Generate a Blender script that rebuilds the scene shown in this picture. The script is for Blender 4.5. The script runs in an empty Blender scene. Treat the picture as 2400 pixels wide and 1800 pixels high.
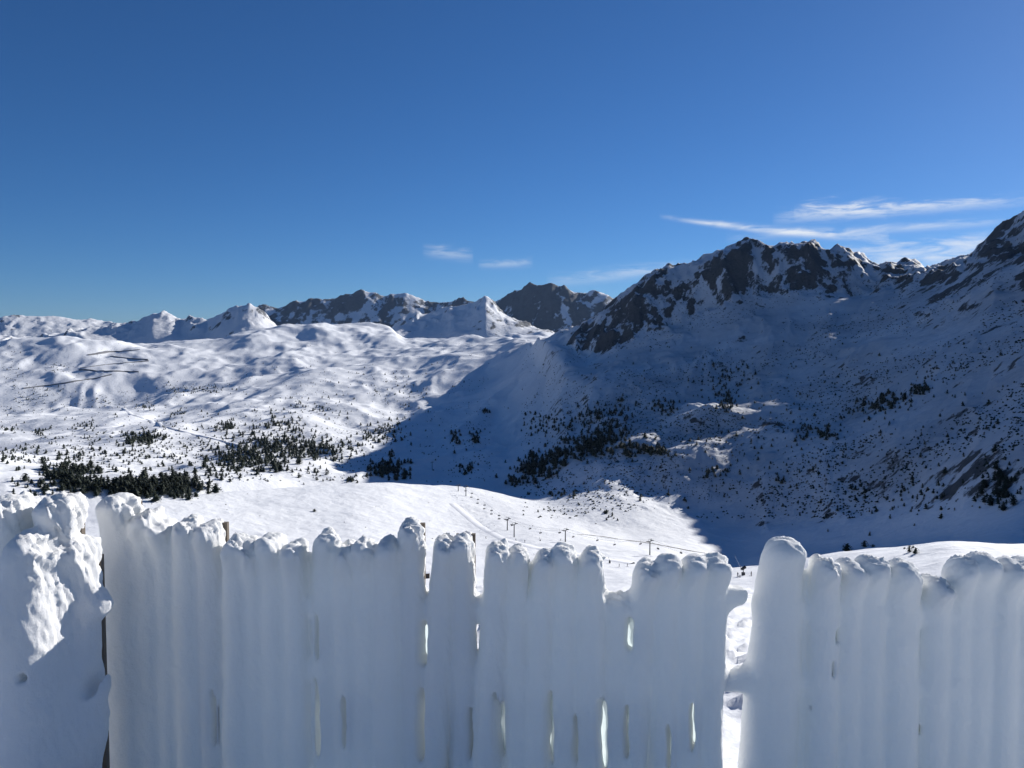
import bpy, math, random
import numpy as np

R = math.radians
rng = np.random.default_rng(7)
random.seed(7)
sc = bpy.context.scene
COL = sc.collection

# ------------------------------------------------------------------ camera, sky, sun, exposure
F = 1866.0                      # focal length in pixels of the 2400 x 1800 photograph
PITCH = R(3.07)                 # the camera looks this far below the horizon
SUN_AZ, SUN_EL = R(43.5), R(21.9)   # azimuth to the right of the view direction (+Y)

cam_d = bpy.data.cameras.new('camera')
cam_d.sensor_width = 36.0
cam_d.lens = 36.0 * F / 2400.0
cam_d.clip_start = 0.05
cam_d.clip_end = 60000
cam = bpy.data.objects.new('camera', cam_d)
COL.objects.link(cam)
cam.rotation_euler = (math.pi / 2 - PITCH, 0, 0)
sc.camera = cam

world = bpy.data.worlds.new('World')
sc.world = world
world.use_nodes = True
wn = world.node_tree
for n in list(wn.nodes):
    wn.nodes.remove(n)
w_out = wn.nodes.new('ShaderNodeOutputWorld')
w_bg = wn.nodes.new('ShaderNodeBackground')
w_sky = wn.nodes.new('ShaderNodeTexSky')
w_sky.sky_type = 'NISHITA'
w_sky.sun_disc = False
w_sky.sun_elevation = SUN_EL
w_sky.sun_rotation = SUN_AZ
w_sky.altitude = 2400
w_sky.air_density = 1.0
w_sky.dust_density = 0.6
w_sky.ozone_density = 9.0
w_bg.inputs['Strength'].default_value = 0.05
w_hs = wn.nodes.new('ShaderNodeHueSaturation')
w_hs.inputs['Saturation'].default_value = 1.04
w_hs.inputs['Value'].default_value = 1.27
wn.links.new(w_sky.outputs[0], w_hs.inputs['Color'])
# thin cirrus and an old vapour trail, placed by direction in the sky
def wmath(op, a, b=None, c=None):
    n = wn.nodes.new('ShaderNodeMath'); n.operation = op
    for i, v in enumerate((a, b, c)):
        if v is None: continue
        if isinstance(v, (int, float)): n.inputs[i].default_value = v
        else: wn.links.new(v, n.inputs[i])
    return n.outputs[0]
w_tc = wn.nodes.new('ShaderNodeTexCoord')
w_sx = wn.nodes.new('ShaderNodeSeparateXYZ')
wn.links.new(w_tc.outputs['Generated'], w_sx.inputs[0])
w_az = wmath('ARCTAN2', w_sx.outputs[0], w_sx.outputs[1])
w_el = wmath('ARCSINE', w_sx.outputs[2])
w_cv = wn.nodes.new('ShaderNodeCombineXYZ')
wn.links.new(wmath('MULTIPLY', w_az, 22.0), w_cv.inputs[0]); wn.links.new(wmath('MULTIPLY', w_el, 130.0), w_cv.inputs[1])
w_n1 = wn.nodes.new('ShaderNodeTexNoise'); w_n1.inputs['Scale'].default_value = 1.0; w_n1.inputs['Detail'].default_value = 7; w_n1.inputs['Roughness'].default_value = 0.62; w_n1.inputs['Distortion'].default_value = 0.5
wn.links.new(w_cv.outputs[0], w_n1.inputs['Vector'])
w_noise = w_n1.outputs['Fac']
def sky_px(x, y):
    u = (x - 1200) / F; q = -(y - 900) / F
    Y = math.cos(PITCH) + q * math.sin(PITCH); Zz = q * math.cos(PITCH) - math.sin(PITCH)
    return math.atan2(u, Y), math.atan2(Zz, math.hypot(u, Y))
def streak(p0, p1, w0, w1, amp, ragged, bow=0.0):
    (a0, e0), (a1, e1) = sky_px(*p0), sky_px(*p1)
    t = wmath('MULTIPLY', wmath('SUBTRACT', w_az, a0), 1.0 / (a1 - a0))
    tc = wmath('MINIMUM', wmath('MAXIMUM', t, 0.0), 1.0)
    par = wmath('MULTIPLY', wmath('MULTIPLY', tc, wmath('SUBTRACT', 1.0, tc)), 4 * bow / F)
    el = wmath('ADD', wmath('ADD', wmath('MULTIPLY', t, e1 - e0), e0), par)
    el = wmath('ADD', el, wmath('MULTIPLY', wmath('SUBTRACT', w_noise, 0.5), ragged / F))
    w = wmath('ADD', wmath('MULTIPLY', tc, (w1 - w0) / F), w0 / F)
    d = wmath('DIVIDE', wmath('SUBTRACT', w_el, el), w)
    g = wmath('EXPONENT', wmath('MULTIPLY', wmath('MULTIPLY', d, d), -1.0))
    ends = wmath('MULTIPLY', wmath('MULTIPLY', tc, wmath('SUBTRACT', 1.0, tc)), 4.0)
    ends = wmath('POWER', wmath('MAXIMUM', ends, 0.0), 0.55)
    nz = wmath('MULTIPLY_ADD', w_noise, 2.6, -0.75)
    nz = wmath('MINIMUM', wmath('MAXIMUM', nz, 0.0), 1.0)
    return wmath('MULTIPLY', wmath('MULTIPLY', g, ends), wmath('MULTIPLY', nz, amp))
cl = None
for a in [((1545, 507), (2085, 556), 4, 10, 1.0, 8, -6), ((1810, 514), (2420, 470), 12, 8, 0.8, 46, 4), ((1860, 500), (2080, 496), 10, 14, 0.7, 60, 8),
          ((1880, 548), (2360, 520), 8, 7, 0.5, 20, 0), ((1930, 594), (2480, 556), 12, 14, 0.6, 50, 0), ((1960, 620), (2420, 584), 14, 20, 0.75, 30, 0),
          ((1280, 662), (1640, 622), 12, 12, 0.5, 30, 0), ((990, 588), (1110, 602), 10, 12, 0.45, 40, 0), ((1120, 622), (1250, 616), 7, 9, 0.4, 20, 0), ((1700, 560), (1990, 540), 8, 8, 0.25, 30, 0)]:
    o_ = streak(*a)
    cl = o_ if cl is None else wmath('ADD', cl, o_)
cl = wmath('MINIMUM', cl, 0.92)
w_mx = wn.nodes.new('ShaderNodeMix'); w_mx.data_type = 'RGBA'
wn.links.new(cl, w_mx.inputs['Factor']); wn.links.new(w_hs.outputs[0], w_mx.inputs['A'])
w_mx.inputs['B'].default_value = (12.5, 13.2, 14.2, 1)
wn.links.new(w_mx.outputs['Result'], w_bg.inputs[0])
wn.links.new(w_bg.outputs[0], w_out.inputs[0])

sun_d = bpy.data.lights.new('sun', 'SUN')
sun_d.energy = 5.0
sun_d.angle = R(0.53)
sun_d.color = (1.0, 0.965, 0.92)
sun = bpy.data.objects.new('sun', sun_d)
COL.objects.link(sun)
sun.rotation_euler = (math.pi / 2 - SUN_EL, 0, math.pi - SUN_AZ)
# direction from the scene towards the sun
SUN = np.array([math.sin(SUN_AZ) * math.cos(SUN_EL), math.cos(SUN_AZ) * math.cos(SUN_EL), math.sin(SUN_EL)])

vs = sc.view_settings
vs.view_transform = 'Standard'
vs.look = 'None'
vs.exposure = 0.38
vs.gamma = 1.0
cy = sc.cycles
cy.max_bounces = 6
cy.diffuse_bounces = 4
cy.glossy_bounces = 2
cy.transmission_bounces = 5
cy.transparent_max_bounces = 6
cy.use_denoising = True
cy.use_adaptive_sampling = True
cy.adaptive_threshold = 0.02
cy.sample_clamp_indirect = 6.0

# ------------------------------------------------------------------ small numeric helpers
def pxdir(x, y):
    """photograph pixel -> (azimuth, tan of elevation)"""
    x = np.asarray(x, float); y = np.asarray(y, float)
    u = (x - 1200) / F; s = -(y - 900) / F
    Y = math.cos(PITCH) + s * math.sin(PITCH); Z = s * math.cos(PITCH) - math.sin(PITCH)
    return np.arctan2(u, Y), Z / np.hypot(u, Y)

def azpx(x):
    return np.arctan((np.asarray(x, float) - 1200) / F)

def smooth(a, b, x):
    t = np.clip((x - a) / (b - a), 0, 1)
    return t * t * (3 - 2 * t)

_pr = np.random.default_rng(99)
_P = _pr.permutation(1024).astype(np.int32); _P = np.concatenate([_P, _P])
_ga = _pr.uniform(0, 2 * math.pi, 1024)
_GX = np.cos(_ga).astype(np.float32) * 1.5; _GY = np.sin(_ga).astype(np.float32) * 1.5

def perlin(x, y, seed=0):
    x = np.asarray(x); y = np.asarray(y)
    x0 = np.floor(x); y0 = np.floor(y)
    fx = (x - x0).astype(np.float32); fy = (y - y0).astype(np.float32)
    xi = x0.astype(np.int32) + seed * 57; yi = y0.astype(np.int32) + seed * 131
    ux = fx * fx * fx * (fx * (fx * 6 - 15) + 10); uy = fy * fy * fy * (fy * (fy * 6 - 15) + 10)
    pa = _P[xi & 1023]; pb = _P[(xi + 1) & 1023]; y_a = yi & 1023; y_b = (yi + 1) & 1023
    def g(p, yy, dx, dy):
        h = _P[p + yy]
        return _GX[h] * (fx - dx) + _GY[h] * (fy - dy)
    a = g(pa, y_a, 0, 0); b = g(pb, y_a, 1, 0); c = g(pa, y_b, 0, 1); d = g(pb, y_b, 1, 1)
    a += (b - a) * ux; c += (d - c) * ux
    return a + (c - a) * uy

def on(mask, fn, *arrs):
    """evaluate fn only where the mask is positive"""
    out = np.zeros(mask.shape, np.float32); m = mask > 1e-3
    out[m] = fn(*[q[m] for q in arrs])
    return out

def fbm(x, y, octaves=5, seed=0, gain=0.5, lac=2.03):
    out = 0; amp = 1.0; tot = 0
    for i in range(octaves):
        out = out + amp * perlin(x, y, seed + i * 17); tot += amp
        x = x * lac + 11.3; y = y * lac - 7.7; amp *= gain
    return out / tot

def ridged(x, y, octaves=5, seed=0, gain=0.5, lac=2.07):
    out = 0; amp = 1.0; tot = 0; w = 1.0
    for i in range(octaves):
        n = 1 - np.abs(perlin(x, y, seed + i * 31)) * 1.35
        n = np.clip(n, 0, 1) ** 2 * w
        out = out + amp * n; tot += amp
        w = np.clip(n * 1.8, 0.15, 1)
        x = x * lac + 5.1; y = y * lac + 3.9; amp *= gain
    return out / tot

def gsm(a, sig):
    if sig <= 0: return a
    n = int(sig * 3) + 1
    k = np.exp(-0.5 * (np.arange(-n, n + 1) / sig) ** 2); k /= k.sum()
    return np.convolve(np.pad(a, n, mode='edge'), k, 'valid')

# ------------------------------------------------------------------ the terrain: crest and valley lines at real distances
def Z(x, z, r):
    return ('z', x, z, r)

LINES = [
 (3, [Z(0, -1.62, 2.2), Z(2400, -1.62, 2.2)]),
 (3, [Z(0, -4.0, 12), Z(2400, -4.0, 12)]),
 (3, [(0, 1450, 40), (1560, 1440, 40), (1720, 1394, 40), (1850, 1394, 40), (2000, 1440, 40), (2400, 1450, 40)]),
 (3, [Z(0, -42, 120), Z(2400, -40, 110)]),
 (2, [(-200, 1400, 290), (0, 1400, 290), (1300, 1395, 300), (1500, 1385, 320), (1600, 1350, 400), (1720, 1329, 450), (1790, 1327, 430), (1880, 1312, 350), (1960, 1298, 300),
      (2050, 1284, 280), (2150, 1277, 260), (2220, 1265, 250), (2300, 1268, 245), (2400, 1276, 240), (2600, 1285, 230)]),
 (2, [(0, 1345, 380), (1300, 1340, 400), (1500, 1332, 420), (1600, 1330, 480), (1720, 1345, 530), (1850, 1340, 440), Z(2000, -108, 380), Z(2200, -92, 340), Z(2400, -82, 315)]),
 (2, [(0, 1290, 440), (400, 1250, 480), (600, 1235, 520), (850, 1220, 560), (1100, 1245, 600), (1320, 1272, 545), (1520, 1298, 520), (1720, 1312, 620), (2000, 1300, 500), (2400, 1285, 400)]),
 (3, [(-200, 1260, 500), (0, 1230, 520), (180, 1198, 540), (330, 1172, 570), (600, 1150, 650), (850, 1132, 720), (930, 1132, 740), (1000, 1139, 780), (1092, 1145, 820),
      (1180, 1166, 830), (1260, 1190, 790), (1350, 1214, 725), (1500, 1252, 690), (1720, 1285, 690), (2000, 1270, 600), (2400, 1240, 450)]),
 (4, [Z(-200, -150, 580), Z(0, -152, 600), Z(330, -165, 655), Z(600, -172, 735), Z(850, -172, 810), Z(1000, -172, 870), Z(1092, -166, 910), (1180, 1180, 900), (1260, 1178, 870), (1350, 1160, 850),
      (1420, 1152, 840), (1500, 1182, 820), (1600, 1225, 790), (1720, 1262, 750), (2000, 1215, 670), (2400, 1180, 490)]),
 (3, [(-200, 1130, 700), (0, 1135, 720), (330, 1150, 740), (600, 1120, 830), (850, 1112, 930), (1000, 1112, 1000), (1100, 1100, 1030), (1200, 1115, 1000), (1300, 1105, 950), (1420, 1095, 920),
      (1600, 1100, 900), (1720, 1130, 870), (2000, 1090, 800), (2400, 1060, 570), Z(2600, -55, 500), Z(2900, -50, 450), Z(3300, -50, 420)]),
 (3, [(0, 1050, 1150), (330, 1050, 1150), (600, 1045, 1200), (850, 1030, 1300), (1000, 1010, 1400), (1100, 1000, 1400), (1175, 992, 1390), (1235, 985, 1280), (1300, 975, 1150), (1420, 975, 1080),
      (1600, 970, 1060), (1720, 1000, 1020), (2000, 960, 970), (2400, 920, 740), Z(2600, -20, 640), Z(2900, -15, 560), Z(3300, -15, 520)]),
 (3, [(0, 1008, 1700), (330, 978, 1700), (600, 950, 1800), (850, 925, 1900), (1000, 905, 2000), (1100, 880, 2000), (1180, 868, 1960), (1242, 845, 1700), (1300, 865, 1330), (1420, 880, 1220),
      (1600, 860, 1220), (1720, 870, 1190), (2000, 820, 1160), (2400, 760, 960), Z(2600, 32, 820), Z(2900, 32, 720), Z(3300, 25, 660)]),
 (1, [(-200, 1000, 2250), (0, 983, 2300), (270, 945, 2300), (540, 903, 2350), (800, 855, 2500), (1000, 836, 2600), (1100, 812, 2600), (1185, 806, 2480), (1242, 797, 2050), (1270, 792, 1620), (1330, 815, 1490),
      (1370, 832, 1450), (1420, 820, 1400), (1500, 790, 1390), (1600, 755, 1400), (1680, 715, 1420), (1750, 700, 1430), (1850, 690, 1430), (2000, 696, 1425), (2100, 684, 1395),
      (2200, 660, 1320), (2300, 620, 1250), (2400, 600, 1190), Z(2600, 130, 1000), Z(2900, 130, 880), Z(3300, 120, 800)]),
 (0.6, [(-200, 1010, 2550), (0, 993, 2600), (270, 957, 2600), (540, 912, 2600), (800, 858, 2750), (1000, 830, 2900), (1100, 805, 2900), (1185, 801, 2800), (1242, 797, 2250), (1262, 800, 1760),
      (1275, 795, 1700), (1335, 770, 1640), (1410, 722, 1600), (1443, 690, 1580), (1486, 662, 1570), (1552, 633, 1560), (1606, 609, 1560), (1671, 584, 1560), (1725, 574, 1560), (1780, 558, 1560),
      (1834, 565, 1560), (1910, 574, 1560), (1942, 587, 1560), (1986, 594, 1570), (2018, 592, 1602), (2051, 620, 1616), (2083, 616, 1616), (2110, 626, 1612), (2137, 614, 1598), (2170, 620, 1574),
      (2213, 606, 1510), (2240, 590, 1460), (2278, 595, 1450), (2322, 563, 1430), (2365, 520, 1410), (2400, 485, 1390), (2480, 425, 1320), Z(2600, 262, 1220), Z(2900, 270, 1080), Z(3300, 258, 980), Z(4200, 220, 900)]),
 (2, [(0, 900, 2900), (270, 880, 2900), (540, 852, 2950), (800, 832, 3050), (1000, 806, 3300), (1100, 792, 3300), (1200, 790, 3100), Z(1275, -70, 2050), Z(1400, -20, 1980), Z(1600, 40, 1980),
      Z(1790, 60, 1980), Z(2100, 50, 1900), Z(2400, 60, 1800)]),
 (0.6, [(-200, 800, 3600), (0, 795, 3600), (110, 790, 3600), (215, 790, 3600), (270, 797, 3600), (350, 813, 3600), (430, 800, 3650), (520, 795, 3700), (605, 773, 3800), (705, 766, 3900), (800, 758, 4000),
      (870, 760, 4000), (920, 772, 3900), (945, 800, 3700), (1010, 800, 3800), (1075, 806, 3800), (1140, 802, 3900), (1200, 792, 3900), (1280, 784, 4000), Z(1400, -20, 3600), Z(2400, -20, 3500)]),
 (1.5, [Z(-200, -60, 4550), Z(0, -60, 4550), Z(330, -60, 4700), Z(540, -60, 4450), Z(800, 20, 4500), Z(900, 20, 4500), Z(1000, -20, 4450), Z(1140, 0, 4400), Z(1300, 20, 4400), Z(2400, 0, 4400)]),
 (0.12, [(-200, 792, 5200), (0, 792, 5200), (110, 787, 5200), (217, 768, 5200), (300, 762, 5200), (336, 740, 5200), (358, 726, 5200), (396, 729, 5200), (423, 742, 5150), (466, 738, 5100), (483, 743, 5000), (520, 727, 4950),
      (559, 716, 4900), (586, 715, 4900), (602, 722, 4900), (651, 760, 4900), (700, 790, 4900), (900, 785, 5000), (925, 760, 5000), (955, 745, 5000), (1020, 725, 5000), (1085, 708, 4950), (1139, 695, 4900), (1161, 711, 4900),
      (1182, 727, 4900), (1226, 752, 4900), (1302, 776, 4900), (1400, 800, 4900), (2400, 800, 4900)]),
 (1.5, [Z(-200, -40, 8700), Z(0, -30, 8700), Z(280, -10, 8300), Z(600, 40, 7500), Z(1000, 60, 7300), Z(1180, 60, 6400), Z(1300, 30, 6250), Z(2400, 0, 6200)]),
 (0.12, [(-200, 740, 9500), (0, 744, 9500), (87, 743, 9500), (141, 741, 9500), (195, 749, 9500), (250, 751, 9500), (284, 758, 9000), (400, 760, 8500), (560, 730, 8300), (608, 712, 8200), (651, 719, 8100), (694, 703, 8000), (749, 700, 8000), (787, 697, 8000),
      (808, 694, 8000), (852, 679, 8000), (879, 681, 8000), (900, 694, 8000), (944, 683, 8000), (966, 685, 8000), (998, 703, 8000), (1014, 711, 8000), (1085, 701, 7600), (1128, 711, 7400), (1183, 694, 7000), (1215, 681, 6900),
      (1242, 667, 6800), (1258, 673, 6800), (1291, 664, 6800), (1318, 670, 6800), (1356, 687, 6800), (1389, 679, 6800), (1416, 684, 6800), (1432, 694, 6800), (1600, 720, 6800), (2400, 730, 6800)]),
 (2, [Z(-200, -100, 12500), Z(2400, -100, 12500)]),
]

_A = R(1) * np.arange(-180, 180.0001, 0.05)
def _line(sig, pts):
    az = []; t = []; r = []
    for p in pts:
        if p[0] == 'z':
            az.append(float(azpx(p[1]))); t.append(p[2] / p[3]); r.append(p[3])
        else:
            a, tt = pxdir(p[0], p[1]); az.append(float(a)); t.append(float(tt)); r.append(p[2])
    tt = gsm(np.interp(_A, az, t), sig / 0.05 * 0.35)
    rr = gsm(np.interp(_A, az, r), max(sig, 1.0) / 0.05 * 0.35)
    return tt, rr
_LT = []; _LR = []
for sig, pts in LINES:
    a, b = _line(sig, pts); _LT.append(a); _LR.append(b)
_LT = np.array(_LT); _LR = np.array(_LR)
for k in range(1, len(_LR)):
    _LR[k] = np.maximum(_LR[k], _LR[k - 1] * 1.02)

def line_r(k, az):
    return np.interp(az, _A, _LR[k])
def line_z(k, az):
    return np.interp(az, _A, _LR[k] * _LT[k])

def base_grid(az, r):
    """z over a (len(r), len(az)) polar grid, monotone cubic between the lines"""
    out = np.zeros((len(r), len(az)))
    XK = np.array([np.interp(az, _A, _LR[k]) for k in range(len(_LR))])
    YK = XK * np.array([np.interp(az, _A, _LT[k]) for k in range(len(_LR))])
    for j in range(len(az)):
        xk = XK[:, j]; yk = YK[:, j]
        h = np.diff(xk); d = np.diff(yk) / h
        m = np.zeros_like(xk); m[0] = d[0]; m[-1] = d[-1]
        w1 = 2 * h[1:] + h[:-1]; w2 = h[1:] + 2 * h[:-1]
        ok = d[1:] * d[:-1] > 0
        m[1:-1][ok] = ((w1 + w2) / (w1 / np.where(d[:-1] == 0, 1, d[:-1]) + w2 / np.where(d[1:] == 0, 1, d[1:])))[ok]
        i = np.clip(np.searchsorted(xk, r) - 1, 0, len(xk) - 2)
        hh = h[i]; s = np.clip((r - xk[i]) / hh, 0, 1)
        cub = ((1 + 2 * s) * (1 - s) ** 2 * yk[i] + s * (1 - s) ** 2 * hh * m[i]
                     + s * s * (3 - 2 * s) * yk[i + 1] + s * s * (s - 1) * hh * m[i + 1])
        out[:, j] = np.where(i >= 15, yk[i] + s * (yk[i + 1] - yk[i]), cub)
    b = smooth(R(58), R(85), np.abs(az))[None, :]
    gen = -1.62 - 0.33 * (np.sqrt((np.maximum(r - 1.6, 0)) ** 2 + 0.25) - 0.5)[:, None] + 0 * az[None, :]  # unseen ground behind the camera, sloped away to cut bounce onto the fence
    gen = np.maximum(gen, -140 + 0 * gen)
    return out * (1 - b) + gen * b

SPURS = [(190, 900, 110, 20), (248, 985, 38, 12)]
def relief(az, r, z):
    """uneven ground, buttresses and rock added to the base; returns z, rock, zone weights"""
    A, Rr = np.meshgrid(az, r)
    X = Rr * np.sin(A); Y = Rr * np.cos(A)
    rk = [line_r(k, az)[None, :] for k in range(len(LINES))]
    # near rubble snow
    near = (1 - smooth(25, 60, Rr))
    if r[0] < 10:
        blk = fbm(X / 1.1, Y / 1.1, 3, 3)
        z = z + near * smooth(3.2, 5.5, np.hypot(X, Y)) * (0.07 * blk + 0.20 * np.clip(ridged(X / 0.8, Y / 0.8, 4, 9, 0.7) - 0.38, 0, 1) + 0.14 * np.abs(fbm(X / .42, Y / .42, 3, 5, 0.6)))
        z = z + 0.05 * fbm(X / 2.5, Y / 2.5, 3, 21) * smooth(1, 2.5, np.hypot(X, Y))
        return z, np.zeros_like(z), None
    nearm = smooth(40, 90, Rr) * (1 - smooth(1200, 1500, Rr))
    z = z + 0.9 * nearm * on(nearm, lambda X, Y: fbm(X / 22, Y / 22, 4, 33), X, Y)
    # broad zones
    massif = smooth(R(-1), R(5), A) * smooth(0.94, 1.04, Rr / rk[8]) * (1 - smooth(1.02, 1.2, Rr / rk[14]))
    shelf = smooth(120, 300, Rr) * (1 - smooth(0.98, 1.12, Rr / rk[7]))
    hills = (1 - massif) * smooth(0.98, 1.1, Rr / rk[8]) * (1 - smooth(0.97, 1.1, Rr / rk[16]))
    far = smooth(0.96, 1.04, Rr / rk[16])
    # snow shelf: soft undulation
    z = z + shelf * on(shelf, lambda X, Y: 1.6 * fbm(X / 90, Y / 130, 3, 41) + 0.5 * fbm(X / 25, Y / 40, 3, 43), X, Y)
    # left hills: rolling, drifted knolls
    wx = 70 * fbm(X / 400, Y / 400, 3, 49); wy = 70 * fbm(X / 400 + 9, Y / 400 + 3, 3, 48)
    XW = X + wx; YW = Y + wy
    und = on(hills, lambda X, Y: fbm(X / 300, Y / 420, 4, 51, 0.5), XW, YW)
    kn = on(hills, lambda X, Y: ridged(X / 170, Y / 330, 4, 53, 0.45), XW, YW)
    hn = smooth(0.98, 1.25, Rr / rk[8])
    z = z + hills * hn * (38 * und + 10 * (kn - 0.4) + 0.6 * on(hills, lambda X, Y: fbm(X / 22, Y / 34, 3, 57), X, Y))
    hm2 = hills * hn * (1 - smooth(2000, 2600, Rr))
    z = z + hm2 * on(hm2, lambda X, Y: 3.2 * (ridged(X / 85, Y / 170, 3, 54, 0.42) - 0.4) + 1.2 * fbm(X / 45, Y / 70, 3, 56), XW, YW)
    hf = hills * smooth(2500, 3100, Rr)
    z = z + hf * on(hf, lambda X, Y: 20 * fbm(X / 420, Y / 420, 4, 59) + 10 * (ridged(X / 260, Y / 260, 4, 60) - 0.4), X, Y)
    # massif: buttresses and gullies under the ridge, uneven slopes below
    u = A * 1500
    warp = 75 * fbm(X / 260, Y / 260, 5, 61, 0.55)
    cliff = massif * smooth(-0.25, 0.2, (Rr - rk[12]) / (rk[13] - rk[12])) * smooth(R(2.2), R(4.5), A)
    but = on(cliff, lambda a, b: ridged(a / 135, b / 380, 5, 63, 0.55) - 0.42, u + warp, Rr + 0.8 * warp)
    mid = massif * (1 - cliff)
    z = z + cliff * (26 * but + 11 * on(cliff, lambda X, Y: ridged(X / 42, Y / 60, 4, 67, 0.6) - 0.4, X, Y) * (0.4 + 0.6 * smooth(1.15, 1.0, Rr / rk[13])))
    z = z + mid * on(mid, lambda X, Y, a, b: 8 * fbm(X / 170, Y / 170, 4, 71) + (11 * ridged(a / 120, b / 300, 4, 73, 0.5) - 4.4) * (0.35 + 0.65 * smooth(900, 1200, np.hypot(X, Y))) + 0.9 * fbm(X / 16, Y / 16, 3, 77), X, Y, u + warp, Rr + warp)
    # sunlit spur standing out of the foot of the massif
    spn = on(mid, lambda X, Y: fbm(X / 50, Y / 50, 3, 79), X, Y)
    for sx, sy, rad, hh in SPURS:
        z = z + hh * np.exp(-((X - sx) ** 2 + (Y - sy) ** 2) / (2 * rad * rad)) * (1 + 0.5 * spn)
    # far ranges: the crest lines carry the outline, ribs and gullies run down from them
    nearcrest = np.clip(1 - np.abs(Rr - rk[17]) / 900, 0, 1) + np.clip(1 - np.abs(Rr - rk[19]) / 1500, 0, 1)
    ua = A * 7000
    ribs = on(far, lambda a, b: ridged(a / 330, b / 900, 6, 81, 0.62) - 0.40, ua + 2 * warp, Rr + 3 * warp)
    z = z + far * (smooth(0.0, 0.12, Rr / rk[16] - 1)) * (50 * ribs * nearcrest + on(far, lambda X, Y: 20 * (ridged(X / 150, Y / 220, 5, 83, 0.62) - 0.4), X, Y) * (0.4 + 0.6 * smooth(R(-24), R(-16), A)) + on(far, lambda X, Y: 24 * fbm(X / 1200, Y / 1200, 3, 85), X, Y))
    thin = smooth(R(-4), R(9), A) * smooth(0.96, 1.12, Rr / rk[8]) * (1 - smooth(1.0, 1.3, Rr / rk[14])) * np.clip(0.8 + 0.5 * on(massif, lambda X, Y: fbm(X / 90, Y / 90, 3, 87), X, Y), 0, 1)  # scrubby snow cover; the mask also darkens the massif to deepen its shade
    # rock shows where it is steep or wind-blown
    gz_r = np.gradient(z, r, axis=0)
    gz_a = np.gradient(z, axis=1) / (np.gradient(az)[None, :] * Rr)
    slope = np.hypot(gz_r, gz_a)
    rn = on(cliff, lambda X, Y: fbm(X / 30, Y / 42, 5, 91, 0.62), X, Y)
    rock = cliff * (0.25 + 0.30 * smooth(0.5, 1.2, slope) + 0.5 * but + 0.95 * rn)
    rock = rock + mid * smooth(R(23), R(29), A) * smooth(0.3, 0.9, (Rr - rk[11]) / (rk[12] - rk[11])) * np.clip(0.30 + 0.9 * on(mid, lambda X, Y: fbm(X / 70, Y / 70, 4, 93, 0.6), X, Y), 0, 0.7)
    rock = rock + mid * np.clip(1.05 * on(mid, lambda X, Y: fbm(X / 55, Y / 55, 5, 95, 0.7), X, Y) + 0.3 * smooth(0.55, 1.0, slope) + 0.02, 0, 0.62)
    fz = smooth(-0.35, -0.05, (Rr - rk[18]) / (rk[19] - rk[18])) * smooth(R(-21), R(-17), A)
    fpy = smooth(R(-2.2), R(-0.8), A) * (1 - fz)
    rock = rock + far * (fz * (0.46 + 0.30 * smooth(0.4, 1.1, slope) + 0.7 * ribs) + (1 - fz) * (0.30 * smooth(0.45, 0.95, slope) + 0.25 * fpy + 0.35 * ribs) + 0.85 * on(far, lambda X, Y: fbm(X / 120, Y / 170, 5, 97, 0.7), X, Y))
    rock = rock + hills * np.clip(0.95 * on(hills, lambda X, Y: fbm(X / 45, Y / 60, 5, 101, 0.68), X, Y) - 0.25, 0, 0.55)
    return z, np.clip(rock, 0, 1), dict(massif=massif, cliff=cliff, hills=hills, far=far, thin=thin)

def mesh_from_grid(name, X, Y, Zz, facemask, mat, attrs=None):
    nr, nc = X.shape
    idx = np.arange(nr * nc).reshape(nr, nc)
    q = np.stack([idx[:-1, :-1], idx[:-1, 1:], idx[1:, 1:], idx[1:, :-1]], -1)
    q = q[facemask].reshape(-1, 4)
    used, inv = np.unique(q, return_inverse=True)
    q = inv.reshape(-1, 4)
    co = np.stack([X.ravel()[used], Y.ravel()[used], Zz.ravel()[used]], -1).astype(np.float32)
    return mesh_from_arrays(name, co, q, mat, {k: v.ravel()[used] for k, v in (attrs or {}).items()})

def mesh_from_arrays(name, co, faces, mat, attrs=None, smooth_faces=True):
    faces = np.asarray(faces, np.int32); n = faces.shape[1]
    me = bpy.data.meshes.new(name)
    me.vertices.add(len(co)); me.vertices.foreach_set('co', np.asarray(co, np.float32).ravel())
    me.loops.add(faces.size); me.loops.foreach_set('vertex_index', faces.ravel())
    me.polygons.add(len(faces)); me.polygons.foreach_set('loop_start', np.arange(0, faces.size, n, dtype=np.int32))
    me.polygons.foreach_set('loop_total', np.full(len(faces), n, np.int32))
    if smooth_faces:
        me.polygons.foreach_set('use_smooth', np.ones(len(faces), bool))
    for k, v in (attrs or {}).items():
        at = me.attributes.new(k, 'FLOAT', 'POINT'); at.data.foreach_set('value', v.astype(np.float32))
    me.update(calc_edges=True)
    me.validate()
    if mat: me.materials.append(mat)
    o = bpy.data.objects.new(name, me); COL.objects.link(o)
    return o

# ------------------------------------------------------------------ materials
def new_mat(name):
    m = bpy.data.materials.new(name); m.use_nodes = True
    nt = m.node_tree
    b = nt.nodes['Principled BSDF']
    return m, nt, b

def N(nt, kind, **kw):
    n = nt.nodes.new(kind)
    for k, v in kw.items():
        if k.startswith('i_'):
            key = k[2:]
            n.inputs[int(key) if key.isdigit() else key].default_value = v
        else:
            setattr(n, k, v)
    return n

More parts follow.
